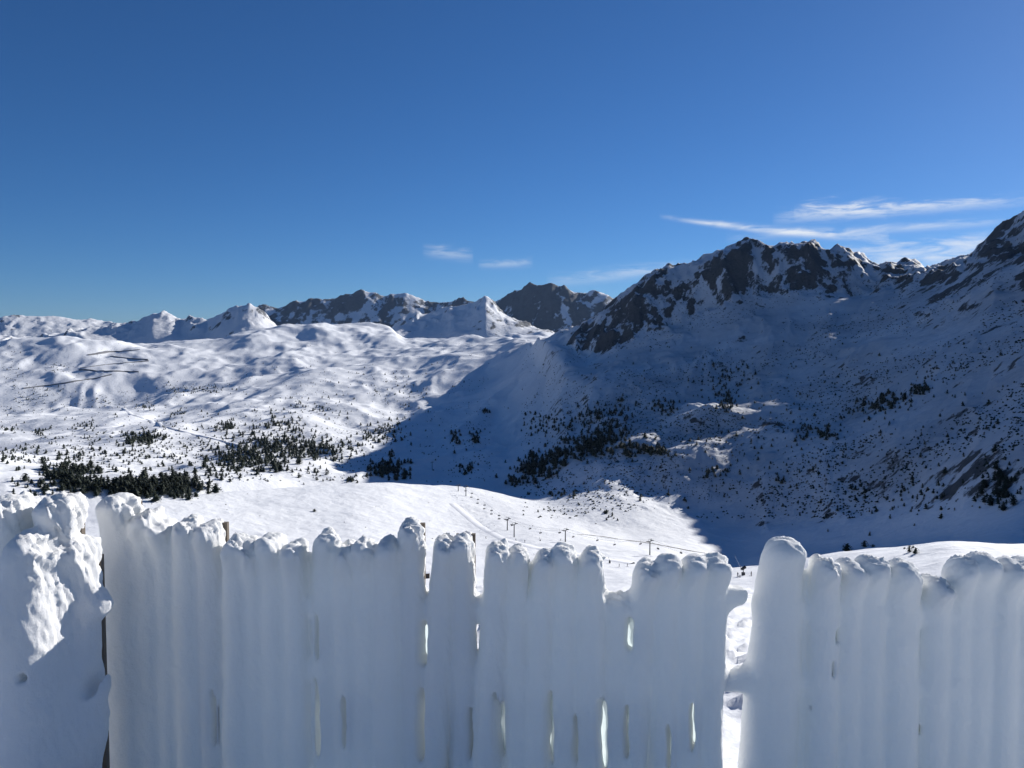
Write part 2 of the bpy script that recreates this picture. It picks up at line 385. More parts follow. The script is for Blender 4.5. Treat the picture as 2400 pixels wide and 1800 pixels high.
def terrain_material(name, noise_scale, bump_scale, bump_dist, rock_a=(0.034, 0.033, 0.034), rock_b=(0.125, 0.120, 0.118), snow=((0.76, 0.78, 0.81), (0.84, 0.85, 0.86))):
    m, nt, b = new_mat(name)
    L = nt.links.new
    geo = N(nt, 'ShaderNodeNewGeometry')
    at = N(nt, 'ShaderNodeAttribute', attribute_name='rock')
    n1 = N(nt, 'ShaderNodeTexNoise', i_Scale=noise_scale, i_Detail=9.0, i_Roughness=0.72)
    stv = N(nt, 'ShaderNodeVectorMath', operation='MULTIPLY'); stv.inputs[1].default_value = (1, 1, 0.4)
    L(geo.outputs['Position'], stv.inputs[0]); L(stv.outputs[0], n1.inputs['Vector'])
    mad = N(nt, 'ShaderNodeMath', operation='MULTIPLY_ADD'); mad.inputs[1].default_value = 1.3; mad.inputs[2].default_value = -0.65
    L(n1.outputs['Fac'], mad.inputs[0])
    add = N(nt, 'ShaderNodeMath', operation='ADD'); L(at.outputs['Fac'], add.inputs[0]); L(mad.outputs[0], add.inputs[1])
    ramp = N(nt, 'ShaderNodeMapRange', interpolation_type='SMOOTHSTEP'); ramp.inputs['From Min'].default_value = 0.34; ramp.inputs['From Max'].default_value = 0.52
    L(add.outputs[0], ramp.inputs['Value'])
    n2 = N(nt, 'ShaderNodeTexNoise', i_Scale=noise_scale * 2.3, i_Detail=5.0, i_Roughness=0.6)
    L(geo.outputs['Position'], n2.inputs['Vector'])
    rc = N(nt, 'ShaderNodeMix', data_type='RGBA'); rc.inputs['A'].default_value = (*rock_a, 1); rc.inputs['B'].default_value = (*rock_b, 1)
    L(n2.outputs['Fac'], rc.inputs['Factor'])
    n3 = N(nt, 'ShaderNodeTexNoise', i_Scale=noise_scale * 0.15, i_Detail=4.0)
    L(geo.outputs['Position'], n3.inputs['Vector'])
    sn = N(nt, 'ShaderNodeMix', data_type='RGBA'); sn.inputs['A'].default_value = (*snow[0], 1); sn.inputs['B'].default_value = (*snow[1], 1)
    L(n3.outputs['Fac'], sn.inputs['Factor'])
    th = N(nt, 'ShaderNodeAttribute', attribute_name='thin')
    sn2 = N(nt, 'ShaderNodeMix', data_type='RGBA'); sn2.inputs['A'].default_value = (0.36, 0.37, 0.39, 1); sn2.inputs['B'].default_value = (0.62, 0.63, 0.65, 1)  # greyer for thin scrubby snow, with extra shade put into the colour
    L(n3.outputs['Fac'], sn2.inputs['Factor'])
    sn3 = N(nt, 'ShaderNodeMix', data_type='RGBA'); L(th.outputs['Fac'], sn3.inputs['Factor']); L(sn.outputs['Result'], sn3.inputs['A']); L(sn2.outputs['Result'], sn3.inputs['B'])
    mx = N(nt, 'ShaderNodeMix', data_type='RGBA')
    L(ramp.outputs['Result'], mx.inputs['Factor']); L(sn3.outputs['Result'], mx.inputs['A']); L(rc.outputs['Result'], mx.inputs['B'])
    L(mx.outputs['Result'], b.inputs['Base Color'])
    b.inputs['Roughness'].default_value = 0.75
    b.inputs['Specular IOR Level'].default_value = 0.15
    n4 = N(nt, 'ShaderNodeTexNoise', i_Scale=bump_scale, i_Detail=6.0, i_Roughness=0.6)
    L(geo.outputs['Position'], n4.inputs['Vector'])
    bp = N(nt, 'ShaderNodeBump'); bp.inputs['Strength'].default_value = 0.6; bp.inputs['Distance'].default_value = bump_dist
    L(n4.outputs['Fac'], bp.inputs['Height']); L(bp.outputs['Normal'], b.inputs['Normal'])
    return m

MAT_NEAR = terrain_material('snow near', 2.0, 6.0, 0.03)
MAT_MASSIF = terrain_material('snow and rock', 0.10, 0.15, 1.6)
MAT_FAR = terrain_material('snow and rock far', 0.014, 0.02, 12.0, (0.055, 0.06, 0.07), (0.14, 0.145, 0.15), ((0.68, 0.69, 0.71), (0.80, 0.81, 0.82)))

# ------------------------------------------------------------------ terrain meshes
def cols(fine):
    a = np.concatenate([np.arange(-180, -46, 2.0), np.arange(-46, -36, 0.5), np.arange(-36, 36, fine), np.arange(36, 50, 0.4), np.arange(50, 76, 1.0), np.arange(76, 180.01, 2.0)])
    return R(1) * a
def geo_rows(*segs):
    out = []
    for a, b, n in segs:
        out.append(np.geomspace(a, b, n, endpoint=False))
    return np.concatenate(out + [[segs[-1][1]]])

SPLIT = 45.0
az_n = cols(0.33)
r_n = geo_rows((0.5, 2.5, 10), (2.5, SPLIT, 250))
zb = base_grid(az_n, r_n)
zb, _, _ = relief(az_n, r_n, zb)
az_m = cols(0.1)
r_m = geo_rows((SPLIT, 250, 60), (250, 480, 90), (480, 900, 190), (900, 1700, 270), (1700, 4300, 220), (4300, 5300, 70), (5300, 6150, 15), (6150, 8300, 105), (8300, 9700, 45), (9700, 12500, 8))
zm = base_grid(az_m, r_m)
zm, rock_m, ZN = relief(az_m, r_m, zm)
# stitch the inner ring onto the outer
zb_edge = np.interp(az_n, az_m, zm[0])
wq = smooth(SPLIT * 0.75, SPLIT, r_n)[:, None]
zb = zb + (zb_edge - zb[-1])[None, :] * wq

def ground_z(x, y):
    a = math.atan2(x, y); r = math.hypot(x, y)
    az, rr, zz = (az_n, r_n, zb) if r < SPLIT else (az_m, r_m, zm)
    j = int(np.clip(np.searchsorted(az, a) - 1, 0, len(az) - 2)); i = int(np.clip(np.searchsorted(rr, r) - 1, 0, len(rr) - 2))
    s = (a - az[j]) / (az[j + 1] - az[j]); t = (r - rr[i]) / (rr[i + 1] - rr[i])
    return float((zz[i, j] * (1 - s) + zz[i, j + 1] * s) * (1 - t) + (zz[i + 1, j] * (1 - s) + zz[i + 1, j + 1] * s) * t)

_el = zm / r_m[:, None]
def hit(x, y):
    """first terrain point that the line of sight through a photograph pixel meets"""
    a, t = pxdir(x, y)
    j = int(np.clip(np.searchsorted(az_m, a), 1, len(az_m) - 1))
    e = _el[:, j]
    i = int(np.argmax(e >= t))
    if e[i] < t: return None
    if i > 0:
        s = (t - e[i - 1]) / max(1e-9, e[i] - e[i - 1]); r = r_m[i - 1] + s * (r_m[i] - r_m[i - 1])
    else: r = r_m[0]
    a = float(a)
    return r * math.sin(a), r * math.cos(a), ground_z(r * math.sin(a), r * math.cos(a))

An, Rn = np.meshgrid(az_n, r_n)
o = mesh_from_grid('snow_ground', Rn * np.sin(An), Rn * np.cos(An), zb, np.ones((len(r_n) - 1, len(az_n) - 1), bool), MAT_NEAR)
o['kind'] = 'structure'
Am, Rm = np.meshgrid(az_m, r_m)
Xm = Rm * np.sin(Am); Ym = Rm * np.cos(Am)
fc = lambda a: 0.25 * (a[:-1, :-1] + a[1:, :-1] + a[:-1, 1:] + a[1:, 1:])
f_far = fc(ZN['far']) > 0.5
f_mas = (fc(ZN['massif']) > 0.5) & ~f_far
f_hil = (fc(Rm / line_r(8, az_m)[None, :]) > 1.0) & ~f_far & ~f_mas
f_val = ~(f_far | f_mas | f_hil)
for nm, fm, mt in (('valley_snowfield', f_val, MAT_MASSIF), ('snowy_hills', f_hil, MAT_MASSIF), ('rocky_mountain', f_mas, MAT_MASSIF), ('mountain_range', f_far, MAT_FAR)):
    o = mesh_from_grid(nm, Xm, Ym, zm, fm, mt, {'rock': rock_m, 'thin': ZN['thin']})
    o['kind'] = 'structure'
# ------------------------------------------------------------------ object helpers
def tag(o, label=None, cat=None, group=None, kind=None):
    if label: o['label'] = label
    if cat: o['category'] = cat
    if group: o['group'] = group
    if kind: o['kind'] = kind
    return o

def thing(name, label, cat, loc=(0, 0, 0), rz=0.0, group=None):
    o = bpy.data.objects.new(name, None); COL.objects.link(o)
    o.empty_display_size = 0.1
    o.location = loc; o.rotation_euler = (0, 0, rz)
    return tag(o, label, cat, group)

def add_obj(name, me, parent=None):
    o = bpy.data.objects.new(name, me); COL.objects.link(o); o.parent = parent
    return o

def make_mesh(name, verts, faces, mat, smooth_faces=False):
    me = bpy.data.meshes.new(name)
    me.from_pydata([tuple(map(float, v)) for v in verts], [], [tuple(map(int, f)) for f in faces])
    if smooth_faces:
        me.polygons.foreach_set('use_smooth', np.ones(len(me.polygons), bool))
    if mat: me.materials.append(mat)
    me.update()
    return me

class MB:
    """collects boxes and tubes of one part"""
    def __init__(self): self.v = []; self.f = []
    def box(self, c, s, rz=0.0):
        b = len(self.v); cs, sn = math.cos(rz), math.sin(rz)
        for dz in (-1, 1):
            for dx, dy in ((-1, -1), (1, -1), (1, 1), (-1, 1)):
                x, y = dx * s[0] / 2, dy * s[1] / 2
                self.v.append((c[0] + x * cs - y * sn, c[1] + x * sn + y * cs, c[2] + dz * s[2] / 2))
        self.f += [(b, b + 3, b + 2, b + 1), (b + 4, b + 5, b + 6, b + 7)] + [(b + i, b + (i + 1) % 4, b + 4 + (i + 1) % 4, b + 4 + i) for i in range(4)]
        return self
    def tube(self, p, q, r0, r1=None, n=7):
        r1 = r0 if r1 is None else r1
        p = np.array(p, float); q = np.array(q, float); d = q - p; d /= np.linalg.norm(d)
        u = np.cross(d, (0, 0, 1) if abs(d[2]) < 0.9 else (1, 0, 0)); u /= np.linalg.norm(u); w = np.cross(d, u)
        b = len(self.v)
        for c, r in ((p, r0), (q, r1)):
            for i in range(n):
                a = 2 * math.pi * i / n
                self.v.append(tuple(c + r * (math.cos(a) * u + math.sin(a) * w)))
        self.f += [(b + i, b + (i + 1) % n, b + n + (i + 1) % n, b + n + i) for i in range(n)]
        self.f += [tuple(b + i for i in range(n))[::-1], tuple(b + n + i for i in range(n))]
        return self
    def build(self, name, mat, parent=None, sm=False):
        return add_obj(name, make_mesh(name, self.v, self.f, mat, sm), parent)

def plain_mat(name, col, rough=0.7, noise=None, metal=0.0):
    m, nt, b = new_mat(name)
    b.inputs['Roughness'].default_value = rough; b.inputs['Metallic'].default_value = metal
    b.inputs['Specular IOR Level'].default_value = 0.3
    if noise is None:
        noise = (1.0, 0.35)
    geo = N(nt, 'ShaderNodeTexCoord')
    nz = N(nt, 'ShaderNodeTexNoise', i_Scale=noise[0], i_Detail=5.0)
    nt.links.new(geo.outputs['Object'], nz.inputs['Vector'])
    mx = N(nt, 'ShaderNodeMix', data_type='RGBA')
    mx.inputs['A'].default_value = (*[c * (1 - noise[1]) for c in col], 1); mx.inputs['B'].default_value = (*[min(1, c * (1 + noise[1])) for c in col], 1)
    nt.links.new(nz.outputs['Fac'], mx.inputs['Factor']); nt.links.new(mx.outputs['Result'], b.inputs['Base Color'])
    return m

M_NEEDLE = plain_mat('pine needles', (0.020, 0.030, 0.018), 0.8, (0.5, 0.5))
M_BARK = plain_mat('pine bark', (0.07, 0.05, 0.035), 0.9, (3, 0.4))
M_STEEL = plain_mat('painted steel', (0.06, 0.065, 0.07), 0.5, (0.6, 0.2))
M_CHAIR = plain_mat('chair seat', (0.03, 0.032, 0.04), 0.5)
M_ROADM = plain_mat('road and bank shade', (0.16, 0.16, 0.17), 0.9, (0.05, 0.4))  # asphalt and snow mix, with the shade of the cut banks in the grey
M_TRACK = plain_mat('groomed snow', (0.83, 0.84, 0.86), 0.8, (0.05, 0.02))
M_STONE = plain_mat('dark stone', (0.09, 0.08, 0.075), 0.9, (0.7, 0.5))

# ------------------------------------------------------------------ pines
def pine_mesh(seed, squat, n_spray, n_ring=6, levels=4):
    """uneven conical crown about 1 m tall (scaled later): needle sprays through the volume round a core"""
    g = np.random.default_rng(seed)
    v = []; f = []
    # dark core, ragged rings
    for i in range(levels):
        h = 0.12 + 0.80 * i / levels; rr = (0.26 + 0.1 * squat) * (1 - i / levels) ** (0.8 - 0.25 * squat) * g.uniform(0.8, 1.1)
        b = len(v)
        ox, oy = g.normal(0, 0.03, 2)
        for k in range(n_ring):
            a = 2 * math.pi * (k + g.uniform(-.25, .25)) / n_ring
            q = rr * g.uniform(0.65, 1.15)
            v.append((ox + q * math.cos(a), oy + q * math.sin(a), h + g.uniform(-0.05, 0.03)))
        v.append((ox * .5, oy * .5, h + 0.32 * g.uniform(0.8, 1.1)))
        v.append((ox, oy, h - 0.03))
        for k in range(n_ring):
            f.append((b + k, b + (k + 1) % n_ring, b + n_ring)); f.append((b + (k + 1) % n_ring, b + k, b + n_ring + 1))
    for i in range(n_spray):
        h = g.uniform(0.08, 0.97) ** 1.15; rr = (0.30 + 0.12 * squat) * (1 - h) ** (0.75 - 0.2 * squat) + 0.02
        a = g.uniform(0, 2 * math.pi); q = rr * g.uniform(0.6, 1.2)
        c = np.array([q * math.cos(a), q * math.sin(a), h])
        out = np.array([math.cos(a), math.sin(a), g.uniform(-0.2, 0.7)]); side = np.array([-math.sin(a), math.cos(a), g.uniform(-.4, .4)])
        L = g.uniform(0.05, 0.11); W = g.uniform(0.03, 0.07)
        b = len(v)
        v += [tuple(c - side * W), tuple(c + side * W), tuple(c + out * L + np.array([0, 0, g.uniform(0, .05)]))]
        f.append((b, b + 1, b + 2))
    return v, f

PV = []
for i in range(6):
    v_, f_ = pine_mesh(100 + i, [0.25, 0.5, 0.8, 1.2, 0.4, 1.0][i], 190, 8)
    PV.append(make_mesh('crown', v_, f_, M_NEEDLE))
_t = MB().tube((0, 0, -0.08), (0, 0, 0.5), 0.035, 0.015, 6)
TRUNK = make_mesh('trunk', _t.v, _t.f, M_BARK)
LOWP = [pine_mesh(200 + i, [0.4, 0.8, 1.2, 0.6][i], 14, 5, 3) for i in range(4)]

# clusters seen in the photograph: centre, spread, count, height range, zone
CL = []
def box_cluster(x0, x1, y0, y1, n, h0, h1, zone, tilt=0.0):
    CL.append((x0, x1, y0, y1, n, h0, h1, zone, tilt))
B = box_cluster
B(225, 470, 1122, 1172, 150, 6, 9, 'grove'); B(100, 240, 1078, 1165, 75, 5, 8, 'grove'); B(470, 540, 1100, 1135, 14, 4, 7, 'grove'); B(0, 110, 1120, 1160, 16, 3, 6, 'grove')
B(480, 680, 1046, 1108, 150, 6, 9, 'lower'); B(555, 830, 1022, 1078, 230, 6, 9, 'lower', 18); B(690, 780, 1085, 1130, 20, 3, 6, 'lower')
B(290, 390, 1012, 1048, 70, 5, 8, 'slope'); B(173, 231, 987, 1010, 24, 4, 7, 'slope'); B(72, 116, 1003, 1028, 24, 4, 7, 'slope'); B(0, 47, 1000, 1022, 14, 4, 7, 'slope'); B(0, 110, 1040, 1090, 34, 3, 6, 'slope')
B(506, 555, 985, 1018, 32, 5, 8, 'slope'); B(580, 725, 980, 1018, 56, 5, 8, 'slope'); B(597, 840, 925, 985, 60, 4, 7, 'slope'); B(318, 365, 945, 963, 22, 4, 7, 'slope'); B(398, 441, 963, 975, 14, 4, 7, 'slope')
B(380, 545, 900, 924, 90, 4, 7, 'far'); B(0, 152, 900, 965, 80, 3, 6, 'far'); B(155, 362, 918, 965, 60, 3, 6, 'far'); B(0, 840, 960, 1120, 480, 2, 6, 'slope'); B(0, 480, 1040, 1110, 90, 3, 7, 'slope'); B(840, 1050, 860, 990, 60, 3, 6, 'slope'); B(560, 1100, 850, 930, 60, 3, 6, 'far'); B(0, 60, 820, 900, 30, 3, 6, 'far'); B(100, 175, 845, 880, 26, 3, 6, 'far')
B(841, 953, 987, 1045, 75, 5, 8, 'lower', -20); B(859, 964, 1081, 1125, 70, 6, 9, 'shade'); B(808, 837, 1113, 1135, 10, 4, 7, 'shade'); B(910, 931, 1060, 1075, 7, 5, 7, 'shade')
B(1054, 1083, 1009, 1052, 16, 6, 9, 'shade'); B(1101, 1127, 1005, 1041, 16, 6, 9, 'shade'); B(1072, 1116, 1085, 1112, 9, 5, 8, 'shade'); B(1127, 1148, 956, 976, 9, 5, 7, 'shade'); B(960, 1190, 940, 1120, 26, 2, 5, 'shade')
B(1195, 1330, 1060, 1130, 130, 5, 9, 'belt', -45); B(1300, 1480, 1010, 1075, 130, 5, 9, 'belt', -45); B(1217, 1315, 962, 1018, 55, 4, 8, 'belt'); B(1315, 1500, 944, 1016, 130, 4, 8, 'belt', -20)
B(1460, 1570, 1047, 1074, 45, 5, 8, 'belt'); B(1504, 1590, 938, 971, 34, 4, 7, 'belt'); B(1677, 1732, 911, 971, 46, 4, 7, 'rocks'); B(1623, 1780, 851, 917, 46, 4, 7, 'rocks'); B(1645, 1720, 1095, 1122, 14, 4, 7, 'rocks')
B(1872, 1970, 998, 1036, 36, 4, 7, 'right'); B(1987, 2144, 927, 971, 90, 4, 7, 'right', -25); B(2133, 2187, 900, 927, 24, 4, 7, 'right'); B(1813, 1840, 1112, 1139, 6, 4, 6, 'right'); B(2285, 2400, 1080, 1215, 52, 3, 6, 'right'); B(2000, 2230, 1100, 1215, 44, 2, 5, 'right'); B(2090, 2260, 840, 900, 30, 2, 4, 'right')
B(1250, 2350, 800, 1200, 430, 2, 5, 'right'); B(1270, 1362, 1150, 1170, 16, 3, 6, 'knoll'); B(1406, 1450, 1200, 1222, 8, 2, 5, 'knoll'); B(1228, 1250, 1155, 1160, 3, 3, 5, 'knoll')

ZONE = {
 'grove': ('dark pine in the dense grove right behind the bright snow shelf', 'pines of the grove behind the snow shelf'),
 'lower': ('dark pine in the long band of trees across the lower sunlit slope', 'pines of the band across the lower slope'),
 'slope': ('dark pine with a long shadow on the open rolling snow slope', 'pines scattered over the rolling slope'),
 'far': ('dark pine on the far smooth white hillside', 'pines on the far hillside'),
 'shade': ('pine standing on the blue shaded valley floor below the shadow edge', 'pines on the shaded valley floor'),
 'belt': ('pine in the dark tree belt at the foot of the rocky mountain', 'pines of the belt under the rocky mountain'),
 'rocks': ('pine around the sunlit rocky spur of the mountain', 'pines round the rocky spur'),
 'right': ('pine on the steep shaded mountain flank beside the ridge', 'pines on the steep shaded flank'),
 'knoll': ('pine on the sunlit knoll at the edge of the valley snow', 'pines on the sunlit knoll'),
}
trees = []
for (x0, x1, y0, y1, n, h0, h1, zone, tilt) in CL:
    m_ = 0
    n = int(n * (1.9 if h0 >= 5 else 1.35))
    while m_ < n:
        m_ += 1
        # clumped positions inside the cluster
        if rng.random() < 0.7:
            px = (x0 + x1) / 2 + rng.normal(0, (x1 - x0) / 4.4); py = (y0 + y1) / 2 + rng.normal(0, (y1 - y0) / 4.4)
        else:
            px = rng.uniform(x0, x1); py = rng.uniform(y0, y1)
        py += tilt * (px - (x0 + x1) / 2) / (x1 - x0)
        P = hit(px, py)
        if P is None: continue
        d = math.hypot(P[0], P[1])
        if d < 500 or d > 3600: continue
        h = rng.uniform(h0, h1) * (0.45 + 0.6 * rng.random())
        trees.append((h / d, h, P, zone))
trees.sort(key=lambda t: -t[0])
N_IND = 296
for i, (q, h, P, zone) in enumerate(trees[:N_IND]):
    lab, grp = ZONE[zone]
    t = thing('pine_tree', lab, 'tree', (P[0], P[1], P[2] - 0.1), rng.uniform(0, 6.28), grp)
    w = rng.uniform(1.1, 1.75)
    vi = int(rng.integers(len(PV)))
    shape = ('slim pointed', 'bushy', 'broad', 'squat round', 'slender', 'wide low')[vi]
    t['label'] = shape + ' ' + lab
    t['group'] = shape + ' ' + grp
    t.scale = (h * w, h * w, h)
    add_obj('crown', PV[vi], t); add_obj('trunk', TRUNK, t)

def join_scatter(name, items, protos, mat, label):
    V = []; Fc = []; b = 0
    pv = [np.array(p[0]) for p in protos]; pf = [np.array(p[1], np.int64) for p in protos]
    for (P, sx, sz, k) in items:
        a = rng.uniform(0, 6.28); c, s_ = math.cos(a), math.sin(a)
        v = pv[k] * np.array([sx, sx, sz])
        V.append(np.stack([v[:, 0] * c - v[:, 1] * s_ + P[0], v[:, 0] * s_ + v[:, 1] * c + P[1], v[:, 2] + P[2]], -1))
        Fc.append(pf[k] + b); b += len(v)
    o = mesh_from_arrays(name, np.concatenate(V), np.concatenate(Fc), mat, smooth_faces=False)
    return tag(o, label, 'vegetation', kind='stuff')
rest = trees[N_IND:]
it_l = [((P[0], P[1], P[2] - 0.1), h * rng.uniform(1.15, 1.8), h, int(rng.integers(4))) for q, h, P, z_ in rest if z_ in ('grove', 'lower', 'slope', 'far')]
it_r = [((P[0], P[1], P[2] - 0.1), h * rng.uniform(1.15, 1.8), h, int(rng.integers(4))) for q, h, P, z_ in rest if z_ not in ('grove', 'lower', 'slope', 'far')]
join_scatter('pine_wood', it_l, LOWP, M_NEEDLE, 'more small dark pines spread over the rolling snow hills')
join_scatter('pine_wood', it_r, LOWP, M_NEEDLE, 'more small dark pines spread over the shaded mountain flank')

# low scrub and stones breaking through the snow
def tuft(seed):
    g = np.random.default_rng(seed); v = []; f = []
    for k in range(5):
        a = 2 * math.pi * k / 5; v.append((0.5 * math.cos(a) * g.uniform(.6, 1.2), 0.5 * math.sin(a) * g.uniform(.6, 1.2), g.uniform(-0.1, 0.15)))
    v.append((g.uniform(-.2, .2), g.uniform(-.2, .2), g.uniform(0.5, 0.9)))
    f = [(k, (k + 1) % 5, 5) for k in range(5)]
    return v, f
TUFT = [tuft(i) for i in range(5)]
def scrub(n, xr, yr, smin, smax, thr, seed, scale):
    out = []; H = []
    for c in range(n * 4):
        P = hit(rng.uniform(*xr), rng.uniform(*yr))
        if P is None: continue
        d = math.hypot(P[0], P[1])
        if 300 < d < 4200: H.append(P)
    H = np.array(H)
    v = fbm(H[:, 0] / scale, H[:, 1] / scale, 3, seed) + rng.normal(0, 0.10, len(H))
    for P in H[v > thr][:n]:
        s_ = rng.uniform(smin, smax)
        out.append(((P[0], P[1], P[2] - 0.1), s_ * rng.uniform(0.8, 1.6), s_ * 0.75, int(rng.integers(5))))
    return out
join_scatter('low_scrub', scrub(7500, (1220, 2400), (640, 1215), 0.7, 2.7, -0.03, 5, 110), TUFT, M_NEEDLE, 'low dark scrub and stones dotted over the shaded mountain snow')
join_scatter('low_scrub', scrub(900, (1360, 1740), (960, 1180), 0.6, 1.8, -0.05, 8, 40), TUFT, M_NEEDLE, 'low scrub and stones over the sunlit spur of the mountain')
join_scatter('low_scrub', scrub(2800, (0, 1150), (800, 1130), 0.8, 2.8, 0.05, 6, 90), TUFT, M_NEEDLE, 'low dark scrub dotted over the rolling white hills')
st = scrub(90, (330, 1620), (1140, 1300), 0.4, 1.3, -0.05, 7, 60)
join_scatter('scattered_stones', st, TUFT, M_STONE, 'small dark stones breaking through the valley snow')

# shrubs that stand on the near snow hump and the shelf
for (px, py, hpx, wpx) in [(1985, 1291, 17, 22), (2026, 1281, 14, 15), (2046, 1281, 5, 10), (2131, 1293, 15, 12), (2146, 1297, 13, 14), (2140, 1284, 6, 7), (2120, 1286, 4, 6)]:
    P = hit(px, py)
    if P is None: continue
    d = math.hypot(P[0], P[1]); h = hpx * d / F; w = wpx * d / F
    t = thing('mountain_pine_shrub', 'low rounded pine shrub on the bright snow hump at the foot of the shaded flank', 'shrub', (P[0], P[1], P[2] - 0.05), rng.uniform(0, 6.28), 'shrubs on the bright snow hump')
    t.scale = (w * 1.25, w * 1.25, h)
    add_obj('crown', PV[3], t); add_obj('trunk', TRUNK, t)
for (px, py, hpx, wpx) in [(737, 1199, 6, 9)]:
    P = hit(px, py); d = math.hypot(P[0], P[1])
    t = thing('mountain_pine_shrub', 'lone dark shrub on the open snow shelf', 'shrub', (P[0], P[1], P[2] - 0.05)); t.scale = (wpx * d / F * 1.3, wpx * d / F * 1.3, hpx * d / F)
    add_obj('crown', PV[5], t); add_obj('trunk', TRUNK, t)

# ------------------------------------------------------------------ tracks and roads draped over the hills
def ribbon(name, pts, width, mat, lift=0.5):
    P = []
    for (a, b) in zip(pts[:-1], pts[1:]):
        n = max(2, int(math.hypot(b[0] - a[0], b[1] - a[1]) / 4))
        for k in range(n):
            P.append((a[0] + (b[0] - a[0]) * k / n, a[1] + (b[1] - a[1]) * k / n))
    P.append(pts[-1])
    W = [hit(*p) for p in P]; W = [w for w in W if w]
    W = np.array(W)
    # even out the jumps that uneven ground gives
    k = np.ones(5) / 5
    if len(W) > 6:
        for c in range(2):
            W[2:-2, c] = np.convolve(W[:, c], k, 'valid')
    tg = np.gradient(W[:, :2], axis=0); tg /= np.maximum(1e-6, np.linalg.norm(tg, axis=1))[:, None]
    nrm = np.stack([-tg[:, 1], tg[:, 0]], -1)
    v = []
    for w, n_ in zip(W, nrm):
        za = max(ground_z(w[0] + n_[0] * width * k_, w[1] + n_[1] * width * k_) for k_ in (-.5, 0, .5))
        for s_ in (-0.5, 0.5):
            v.append((w[0] + n_[0] * width * s_, w[1] + n_[1] * width * s_, za + lift))
        for s_ in (-0.75, 0.75):
            x, y = w[0] + n_[0] * width * s_, w[1] + n_[1] * width * s_
            v.append((x, y, min(za + lift - 0.3, ground_z(x, y) - 0.5)))
    f = []
    for i in range(len(W) - 1):
        a = 4 * i; b = a + 4
        f += [(a, a + 1, b + 1, b), (a + 2, a, b, b + 2), (a + 1, a + 3, b + 3, b + 1)]
    o = add_obj(name, make_mesh(name, v, f, mat, True)); o['kind'] = 'structure'
    return o
zz = lambda *q: [(a * 0.3617, 600 + b * 0.3617) for a, b in q]
ribbon('groomed_track', zz((800, 985), (850, 1030), (960, 1060), (1080, 1110), (1280, 1160), (1450, 1200), (1560, 1230)), 7, M_TRACK, 0.6)
ribbon('mountain_road', zz((570, 642), (700, 622), (900, 607)), 8, M_ROADM, 0.8)
ribbon('mountain_road', zz((720, 650), (860, 665), (960, 672)), 8, M_ROADM, 0.8)
ribbon('mountain_road', zz((520, 725), (700, 702), (960, 680)), 7, M_ROADM, 0.8)
ribbon('mountain_road', zz((520, 735), (650, 745), (900, 750)), 9, M_ROADM, 0.8)
ribbon('mountain_road', zz((150, 858), (400, 826), (640, 788), (720, 768)), 6, M_ROADM, 0.8)

ribbon('groomed_track', [(1060, 1182), (1120, 1232), (1180, 1264), (1260, 1286), (1400, 1308), (1480, 1322)], 6, M_TRACK, 0.12)
ribbon('stream_bed', [(1352, 1252), (1400, 1256), (1450, 1264), (1530, 1274), (1610, 1290), (1660, 1298)], 1.6, M_STONE, 0.05)

# ------------------------------------------------------------------ ski lift
SAG = 3.0
tower_tops = []
def lift_tower(px, py, hpx, label, group=None, wide=5.0, rz=0.9):
    P = hit(px, py)
    d = math.hypot(P[0], P[1]); h = hpx * d / F
    t = thing('lift_tower', label, 'lift tower', (P[0], P[1], P[2] - 0.2), rz, group)
    MB().tube((0, 0, -0.5), (0, 0, h), 0.42, 0.30, 10).build('post', M_STEEL, t)
    MB().box((0, 0, h), (wide, 0.35, 0.4)).build('cross_arm', M_STEEL, t)
    for s_ in (-1, 1):
        sh = MB().box((s_ * wide / 2, 0, h + 0.25), (0.3, 2.6, 0.3))
        for k in range(5): sh.tube((s_ * wide / 2 - 0.2, -1.1 + 0.55 * k, h + 0.35), (s_ * wide / 2 + 0.2, -1.1 + 0.55 * k, h + 0.35), 0.24, n=8)
        sh.build('sheave_train', M_STEEL, t)
        MB().tube((s_ * wide / 2 * .72, 0, h), (s_ * wide / 2 * .72, 0, h + 1.5), 0.1).build('lifting_frame_post', M_STEEL, t)
    MB().tube((-wide / 2 * .72, 0, h + 1.5), (wide / 2 * .72, 0, h + 1.5), 0.09).build('lifting_frame_bar', M_STEEL, t)
    MB().box((0.33, 0, h * 0.5), (0.06, 0.4, h)).build('ladder', M_STEEL, t)
    ends = []
    for s_ in (-1, 1):
        ends.append(np.array([P[0] + math.cos(rz) * s_ * wide / 2, P[1] + math.sin(rz) * s_ * wide / 2, P[2] + h + 0.45]))
    return ends
TW = [(1074, 1152, 14, 'lift tower half hidden just behind the crest of the snow shelf'),
      (1092, 1163, 22, 'lift tower standing alone on the crest of the snow shelf'),
      (1189, 1243, 27, 'slim lift tower with flat crossbar, the upper of two close together in the valley'),
      (1205, 1259, 31, 'slim lift tower with crossbar, the lower of two close together in the valley'),
      (1325, 1270, 28, 'lift tower with crossbar midway down the chairlift line in the valley'),
      (1523, 1301, 33, 'lift tower with tall frame at the lower end of the chairlift line')]
ENDS = [lift_tower(*a) for a in TW]
for (px, py, hp, lb) in [(1062, 1027, 17, 'faint lift tower on the shaded slope beside a pair of pine clumps'), (1099, 958, 15, 'faint lift tower high on the shaded slope, farther than the pine clumps'), (1013, 1102, 18, 'faint lift tower low on the shaded valley floor')]:
    lift_tower(px, py, hp, lb, None, 4.5, 1.2)

